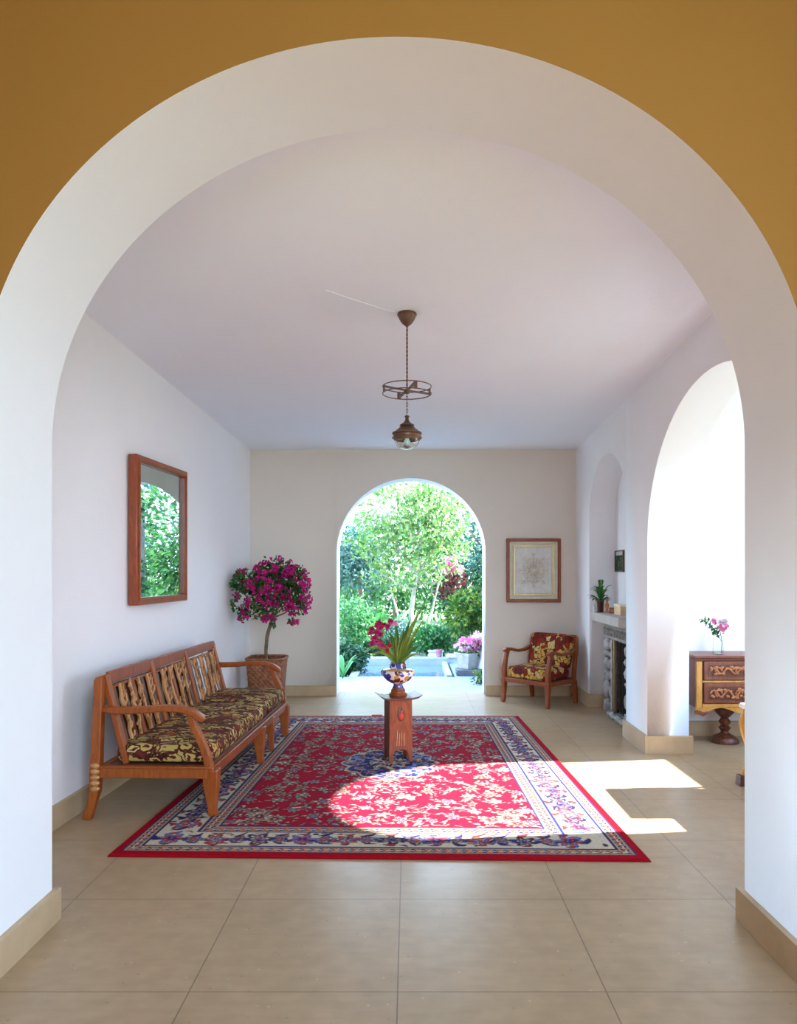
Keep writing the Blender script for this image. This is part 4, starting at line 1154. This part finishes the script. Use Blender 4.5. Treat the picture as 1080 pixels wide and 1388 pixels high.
# central pale-trunked tree
Y = 14.5; bs = at(560, 850, Y); bs.z = GY
def rel(px, py, yy=Y, b=None): p = at(px, py, yy); b = b or bs; return (p.x - b.x, p.y - b.y, p.z - b.z)
tree('garden_tree', 'tall airy tree with pale forked trunk centred in the garden arch', bs,
     [(0, 0, 0), rel(557, 830), rel(561, 800), rel(566, 785), rel(570, 775)],
     [[rel(568, 780), rel(548, 762), rel(528, 735), rel(512, 700)], [rel(568, 778), rel(568, 755), rel(562, 735), rel(556, 715), rel(552, 690)], [rel(569, 777), rel(580, 755), rel(596, 735), rel(612, 705)],
      [rel(540, 752), rel(536, 725), rel(528, 700), rel(520, 680)], [rel(566, 745), rel(575, 725), rel(580, 695), rel(586, 670)],
      [rel(562, 800), rel(545, 795), rel(520, 780), rel(500, 765)], [rel(566, 790), rel(590, 790), rel(610, 775)], [(.1, .1, 0), rel(585, 830, 14.7), rel(592, 800, 14.8), rel(600, 770, 15)], [(-.2, .1, 0), rel(540, 835, 14.7), rel(530, 800, 14.8), rel(515, 745, 15)],
      [rel(512, 700), rel(506, 690), rel(498, 680)], [rel(562, 735), rel(548, 720), rel(540, 695)], [rel(596, 735), rel(598, 715), rel(602, 690)]],
     [(rel(530, 690), (.75, .8, .5)), (rel(575, 685), (.7, .8, .5)), (rel(560, 720), (.9, .8, .5)), (rel(605, 710), (.6, .7, .55)), (rel(510, 735), (.6, .7, .5)), (rel(600, 750), (.6, .7, .4)), (rel(550, 775), (.9, .7, .4)), (rel(545, 665), (.7, .7, .3)), (rel(590, 665), (.5, .6, .3))],
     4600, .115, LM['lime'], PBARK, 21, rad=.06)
# left blue-green tree
Y2 = 17.0; b2_ = at(492, 850, Y2); b2_.z = GY
r2 = lambda px, py, yy=Y2: rel(px, py, yy, b2_)
tree('leafy_tree', 'bluish green rounded tree at the left side of the garden arch', b2_, [(0, 0, 0), r2(490, 820), r2(486, 780), r2(484, 750)],
     [[r2(486, 785), r2(474, 760), r2(465, 740)], [r2(486, 775), r2(500, 745), r2(506, 720)]],
     [(r2(478, 745), (.7, .9, .6)), (r2(500, 720), (.7, .9, .55)), (r2(505, 745), (.6, .9, .5)), (r2(465, 770), (.6, .9, .5)), (r2(490, 775), (.7, .9, .5)), (r2(440, 750), (.8, .9, .7))], 3600, .125, LM['blue'], BARK, 22)
# right bluish tree, thin crown
Y3 = 17.0; b3 = at(652, 850, Y3); b3.z = GY
r3 = lambda px, py, yy=Y3: rel(px, py, yy, b3)
tree('leafy_tree', 'thin blue green tree at the right edge of the garden arch', b3, [(0, 0, 0), r3(655, 800), r3(660, 740), r3(658, 700)],
     [[r3(660, 750), r3(640, 725), r3(632, 700)]],
     [(r3(645, 735), (.45, .7, .6)), (r3(650, 700), (.4, .7, .5)), (r3(668, 730), (.5, .7, .8)), (r3(640, 765), (.4, .6, .3))], 900, .13, LM['blue'], BARK, 23)
# trees far behind
for i, (px, py, yy, rx, rz, mt, lab) in enumerate([(535, 765, 20.5, 1.5, 1.2, 'mid', 'dense green tree far behind the forked tree trunk'), (610, 770, 24, 1.6, 1.2, 'mid', 'dense green tree far back at the right of the garden'),
                                                 (462, 770, 24, 1.4, 1.1, 'blue', 'dark tree far back at the left edge of the garden'), (585, 715, 27, 1.6, 1.1, 'lime', 'tallest light green tree top rising at the very back')]):
    b = at(px, 850, yy); b.z = GY; c = at(px, py, yy)
    tree('distant_tree', lab, b, [(0, 0, 0), (0, 0, c.z - b.z)], [], [((0, 0, c.z - b.z), (rx, 1.2, rz)), ((-rx * .6, .2, c.z - b.z - rz * .6), (rx * .8, 1, rz * .8)), ((rx * .6, .2, c.z - b.z - rz * .6), (rx * .8, 1, rz * .8))], 2100, .2, LM[mt], BARK, 30 + i, group='trees far behind the garden')
# pink flowering bush on the right
Y4 = 15.5; b4 = at(622, 850, Y4); b4.z = GY
r4 = lambda px, py, yy=Y4: rel(px, py, yy, b4)
t4 = tree('flowering_shrub', 'red leaved shrub topped with pink blossom right of the forked tree', b4, [(0, 0, 0), r4(618, 810), r4(612, 780)], [[r4(618, 800), r4(608, 785), r4(603, 775)]],
     [(r4(606, 782), (.22, .3, .22)), (r4(618, 790), (.25, .3, .2)), (r4(602, 800), (.2, .3, .2))], 420, .1, m_leaf('maroon leaves', [(.12, .02, .02), (.05, .02, .02), (.2, .05, .04)]), BARK, 24, 'shrub')
leaf_cloud('pink_blossom', PINK, t4, blob_pts([(r4(611, 762), (.13, .2, .16)), (r4(619, 772), (.13, .2, .12)), (r4(605, 772), (.1, .2, .08))], 260, np.random.default_rng(3)), .09, .8, 0, 5)
# shrubs
def shrub(px0, px1, pytop, Yc, mt, n, size, lab, seed, name='garden_shrub', dz=.9, bot=None, shape=.5, depth=.5):
    x0, x1 = at(px0, 0, Yc).x, at(px1, 0, Yc).x; zt = at(0, pytop, Yc).z; z0 = GY if bot is None else at(0, bot, Yc).z
    b = Vector(((x0 + x1) / 2, Yc, GY)); w = (x1 - x0) / 2; h = zt - z0
    bl = [((-w * .45, 0, z0 - GY + h * .45), (w * .55, depth, h * .45)), ((w * .45, .1, z0 - GY + h * .42), (w * .55, depth, h * .42)), ((0, -.05, z0 - GY + h * .6), (w * .7, depth, h * .42))]
    st = [[(s * .08, 0, 0), (s * w * .4, 0, h * .6)] for s in (-1, 0, 1)]
    return tree(name, lab, b, None, st, bl, n, size, LM[mt], BARK, seed, 'shrub', shape, group='garden shrubs', rad=.035)
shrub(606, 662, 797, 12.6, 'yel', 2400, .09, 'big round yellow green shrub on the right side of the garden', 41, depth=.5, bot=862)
shrub(590, 662, 836, 14.0, 'mid', 1500, .10, 'low mid green shrub under the yellow green shrub', 42, depth=.4)
shrub(560, 615, 846, 12.9, 'fresh', 1500, .085, 'dense fresh green shrub behind the water basin, right of the vase', 43, depth=.3, bot=884)
shrub(520, 566, 842, 13.8, 'blue', 1100, .09, 'blue green shrub directly behind the painted vase flowers', 44, depth=.35)
shrub(446, 512, 810, 13.2, 'fresh', 2300, .09, 'bright green shrub at the left of the garden behind the dark plants', 45, depth=.5)
shrub(490, 535, 815, 15.0, 'mid', 1300, .1, 'green shrub between the left bright shrub and the forked trunk', 46, depth=.5)
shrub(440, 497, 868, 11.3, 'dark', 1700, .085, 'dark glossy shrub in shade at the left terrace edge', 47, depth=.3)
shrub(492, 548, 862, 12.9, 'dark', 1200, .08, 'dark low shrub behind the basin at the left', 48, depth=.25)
shrub(641, 662, 903, 9.95, 'yel', 260, .05, 'small yellow green plant at the right foot of the garden arch', 49, depth=.1)
# banana-like bright leaf plant at left
def strap_plant(base, n, ln, w, mat, lab, seed, name='broad_leaf_plant'):
    t = thing(name, lab, 'plant', base); rng = random.Random(seed)
    for k in range(n):
        an = rng.uniform(0, 2 * PI); r = ln * rng.uniform(.3, .7); h = ln * rng.uniform(.6, 1)
        pts = [(r * q * math.cos(an), r * q * math.sin(an), h * (1.5 * q - .7 * q * q)) for q in [i / 7 for i in range(8)]]
        MB().blade(pts, [w * .2, w * .6, w * .9, w, w * .95, w * .8, w * .5, .002], (0, 0, 1), .25).build('leaf', mat, t, normals=False)
strap_plant((-.93, 10.45, -.005), 9, .42, .07, LM['fresh'], 'bright green broad leaved plant low at the left terrace edge', 5)
strap_plant((-.60, 14.1, GY), 14, 1.2, .10, LM['fresh'], 'tall arching strap leaved plant behind the left shrubs', 6)
strap_plant((.28, 13.6, GY), 12, 1.0, .05, LM['mid'], 'arching thin leaved plant right of the forked tree base', 7)

# water basin with stone coping
basin = thing('water_basin', 'shallow rectangular water basin with pale coping beyond the terrace', 'basin', (-.08, 11.4, 0))
CP = m_stone('pale coping stone', (.22, .28, .33), (.32, .38, .43), 6, .6, .2)
mw, ntw, bw = new_mat('still water'); bw.inputs['Base Color'].default_value = (.10, .17, .22, 1); bw.inputs['Roughness'].default_value = .06
bump(ntw, bw, noise_n(ntw, coords(ntw), 7, 3), .12, .02)
MB().b2(-.66, .62, -.78, .72, -.10, -.03).build('water', mw, basin, smooth=0)
MB().b2(-.78, .74, .72, .95, -.12, .09).build('coping', CP, basin, bevel=.01)
MB().b2(-.78, -.66, -.8, .72, -.12, .0).build('coping', CP, basin, bevel=.01)
MB().b2(.62, .70, -.8, .72, -.12, .03).build('coping', m_stone('mossy kerb', (.16, .25, .14), (.42, .48, .42), 8, .8, .3), basin, bevel=.006)
MB().b2(-.78, .62, -.8, -.70, -.12, -.01).build('coping', CP, basin, bevel=.006)

# planter of pink flowers on a dark slab
pl = thing('flower_planter', 'flared concrete planter full of pink and white flowers on a dark slab', 'planter', (.86, 10.85, 0))
CONC = m_stone('concrete', (.34, .33, .30), (.52, .50, .46), 14, .85, .4)
SLATE = m_stone('dark slate', (.05, .06, .08), (.12, .14, .17), 8, .5, .2)
MB().b2(-.17, .22, -.16, .16, -.005, .085).build('slab', SLATE, pl, bevel=.01)
MB().lathe([(.105, .085), (.11, .09), (.15, .27), (.175, .30), (.178, .32), (.16, .32), (.14, .28), (.01, .28)], seg=4, sx=1.15, sy=1.15).build('bowl', CONC, pl, bevel=.008)
leaf_cloud('foliage', LM['mid'], pl, blob_pts([((0, 0, .36), (.19, .15, .09)), ((.08, 0, .42), (.14, .12, .1))], 500, np.random.default_rng(8)), .05, .5, 0, 8)
leaf_cloud('pink_flowers', PINK, pl, blob_pts([((.02, -.05, .43), (.17, .12, .07)), ((.12, 0, .52), (.12, .12, .07)), ((-.08, -.03, .50), (.05, .08, .05))], 330, np.random.default_rng(9)), .05, .85, 0, 9)
leaf_cloud('white_flowers', m_leaf('white petals', [(.85, .8, .82), (.8, .72, .78)]), pl, blob_pts([((-.05, -.08, .43), (.12, .08, .05)), ((.15, -.05, .55), (.08, .1, .06))], 160, np.random.default_rng(10)), .05, .85, 0, 10)
bd = MB().ball((0, 0, .12), (.16, .30, .36), 24, 16, .18, 2).build('garden_boulder', m_stone('pale boulder', (.52, .60, .66), (.70, .75, .80), 6, .8, .4), smooth=60, loc=(1.15, 10.95, .0))
tag(bd, 'pale bluish white boulder at the right jamb of the garden arch', 'rock')
# pots beyond the basin
wp = MB().b2(-.12, .12, -.12, .12, 0, .26).b2(-.135, .135, -.135, .135, .24, .27).build('white_planter', m_plain('white stucco', (.75, .76, .78), .8), smooth=0, bevel=.01, loc=(.46, 12.75, GY + .02))
tag(wp, 'square white planter box beyond the basin under the fresh green shrub', 'planter')
pk = MB().lathe([(.035, 0), (.04, .01), (.052, .10), (.06, .105), (.06, .125), (.05, .125), (.045, .02), (.005, .02)], seg=24).build('pink_pot', m_plain('pink glaze', (.42, .16, .22), .4), smooth=40, loc=(.50, 12.24, .09))
tag(pk, 'small pink flower pot standing on the basin coping', 'pot')
wb = MB().b2(-.28, .28, -.1, .1, .18, .23).b2(-.26, -.20, -.09, .09, 0, .18).b2(.20, .26, -.09, .09, 0, .18).build('garden_bench', CP, smooth=0, bevel=.006, loc=(.02, 12.85, GY))
tag(wb, 'low pale stone garden bench behind the basin', 'bench')
st = MB().b2(-.6, .6, -.2, .2, 0, .17).b2(-.6, .6, 0, .6, .17, .34).build('garden_step', CP, smooth=0, bevel=.01, loc=(1.22, 15.1, GY))
struct(st)
# neighbour's house glimpsed behind the left trees
hs = thing('neighbour_house', 'pale house with tiled roof glimpsed between the trees at the left', 'house', (-3.6, 30, GY))
MB().b2(-3, 2.2, -2, 2, 0, 2.2).build('walls', m_plain('pinkish stucco', (.72, .62, .60), .85), hs, smooth=0)
MB().prism([(-2.4, 2.2), (2.4, 2.2), (0, 3.1)], 'x', -3.2, 2.4).build('roof', m_stone('grey roof tiles', (.20, .18, .20), (.38, .34, .36), 5, .9, .6), hs, smooth=0)
MB().b2(.6, 1.4, -2.03, -1.97, .9, 1.8).build('window', m_plain('dark panes', (.05, .06, .08), .2), hs, smooth=0)
for i, (x, y, h, mt, lab) in enumerate([(2.75, 16.4, 4.6, 'mid', 'tall green shrub outside right of the garden arch, nearest of the screen'), (4.3, 18.2, 5.2, 'blue', 'tall bluish shrub outside right of the garden arch, middle of the screen'), (1.9, 19.6, 4.4, 'dark', 'tall dark shrub at the back right of the garden')]):
    tree('screen_shrub', lab, (x, y, GY), None, [[(0, 0, 0), (.1, 0, h * .6)]], [((0, 0, h * .5), (1.1, .8, h * .5)), ((.5, .2, h * .3), (.9, .6, h * .3)), ((-.4, .1, h * .3), (.9, .6, h * .32))], 3600, .17, LM[mt], BARK, 70 + i, 'shrub', group='screen shrubs outside')
shade_wall = MB().b2(2.0, 2.2, 9.4, 13.2, -.13, 2.75).b2(1.97, 2.23, 9.4, 13.2, 2.75, 2.83).build('wall_shade_added', m_stone('weathered grey render', (.06, .07, .07), (.20, .22, .21), 3, .9, .4), smooth=0, bevel=.01)  # added wall right of the arch, keeps the low sun off the terrace
struct(shade_wall)
iv = thing('climbing_ivy', 'green creeper spilling over the added shade wall right of the terrace', 'climber', (1.98, 11.3, GY))
rgi = np.random.default_rng(77); ip = np.stack([rgi.uniform(-.16, -.06, 2600), rgi.uniform(-1.8, 1.9, 2600), rgi.uniform(0, 1, 2600) ** .8 * 3.0], 1)
ip = ip[(np.sin(ip[:, 1] * 3.1) + np.sin(ip[:, 2] * 3.7 + ip[:, 1] * 2) + ip[:, 1] * .5) > -.5]
leaf_cloud('foliage', LM['mid'], iv, ip, .10, .7, .3, 77)
for k in range(5): MB().tube([(-.03, -1.5 + k * .8, 0), (-.03, -1.3 + k * .8, 1.2), (-.03, -1.5 + k * .8 + .2 * (k % 2), 2.4)], [.02, .014, .008], 6).build('stem', BARK, iv)
# trees outside the side-room window and an added tree, out of view, to shade the terrace
tree('added_shade_tree', 'large tree added out of view right of the garden arch to shade the terrace', (4.6, 11.6, GY), [(0, 0, 0), (-.1, 0, 1.2), (0, 0, 2.2)], [[(0, 0, 1.6), (-.8, 0, 2.6)], [(0, 0, 1.8), (.8, .2, 2.9)]],
     [((0, 0, 2.9), (1.7, 1.6, 1.0)), ((-.9, -.6, 2.3), (1.0, 1.1, .7)), ((.3, 1.2, 2.4), (1.2, 1.2, .8))], 4200, .17, LM['mid'], BARK, 61)

# ------------------------------------------------------------------ light
EL, AZ = R(30), math.atan(.12)
d = Vector((-math.cos(EL) * math.cos(AZ), -math.cos(EL) * math.sin(AZ), -math.sin(EL)))
sun = bpy.data.lights.new('sun', 'SUN'); sun.energy = 29; sun.angle = R(.53); sun.color = (1, 1, 1)
so = bpy.data.objects.new('sun', sun); C.objects.link(so); so.rotation_euler = d.to_track_quat('-Z', 'Y').to_euler()
w = bpy.data.worlds.new('world'); bpy.context.scene.world = w; w.use_nodes = True
bg = w.node_tree.nodes['Background']
tc = N(w.node_tree, 'ShaderNodeTexCoord'); sx = N(w.node_tree, 'ShaderNodeSeparateXYZ'); L(w.node_tree, tc.outputs['Generated'], sx.inputs[0])
L(w.node_tree, ramp(w.node_tree, sx.outputs[2], [(0, (.73, .86, 1.0)), (.35, (.55, .75, 1.0)), (1, (.36, .58, 1.0))]), bg.inputs[0])
bg.inputs[1].default_value = 8.0

def portal(loc, rot, sx_, sy_):
    l = bpy.data.lights.new('sky_portal', 'AREA'); l.shape = 'RECTANGLE'; l.size = sx_; l.size_y = sy_; l.cycles.is_portal = True
    o = bpy.data.objects.new('sky_portal', l); C.objects.link(o); o.location = loc; o.rotation_euler = rot

portal((1.12, -1.55, 2.1), (PI / 2, 0, 0), 2.25, 4.2)
portal((2.26, -.9, 2.1), (0, PI / 2, 0), 4.2, 1.3)
portal((.0265, 9.36, 1.32), (-PI / 2, 0, 0), 1.8, 2.64)
portal((4.22, 5.37, 1.91), (0, PI / 2, 0), 1.66, 1.62)
portal((3.02, 2.62, 1.68), (PI / 2, 0, 0), 1.48, 2.15)

# ------------------------------------------------------------------ camera
cam = bpy.data.cameras.new('camera'); co = bpy.data.objects.new('camera', cam); C.objects.link(co)
cam.sensor_fit = 'HORIZONTAL'; cam.sensor_width = 36; cam.lens = 36 * F / 1080
cam.shift_x = -14 / 1080; cam.shift_y = 81 / 1080
co.location = (0, 0, EYE); co.rotation_euler = (PI / 2, 0, 0); cam.clip_start = .05; cam.clip_end = 300
sc = bpy.context.scene; sc.camera = co
sc.view_settings.view_transform = 'Standard'; sc.view_settings.look = 'None'; sc.view_settings.gamma = 1
sc.view_settings.use_curve_mapping = False
sc.view_settings.exposure = 0.62
sc.cycles.max_bounces = 14; sc.cycles.diffuse_bounces = 10; sc.cycles.glossy_bounces = 4; sc.cycles.transmission_bounces = 6
sc.cycles.sample_clamp_indirect = 8; sc.cycles.use_denoising = True
sc.cycles.caustics_reflective = False; sc.cycles.caustics_refractive = False
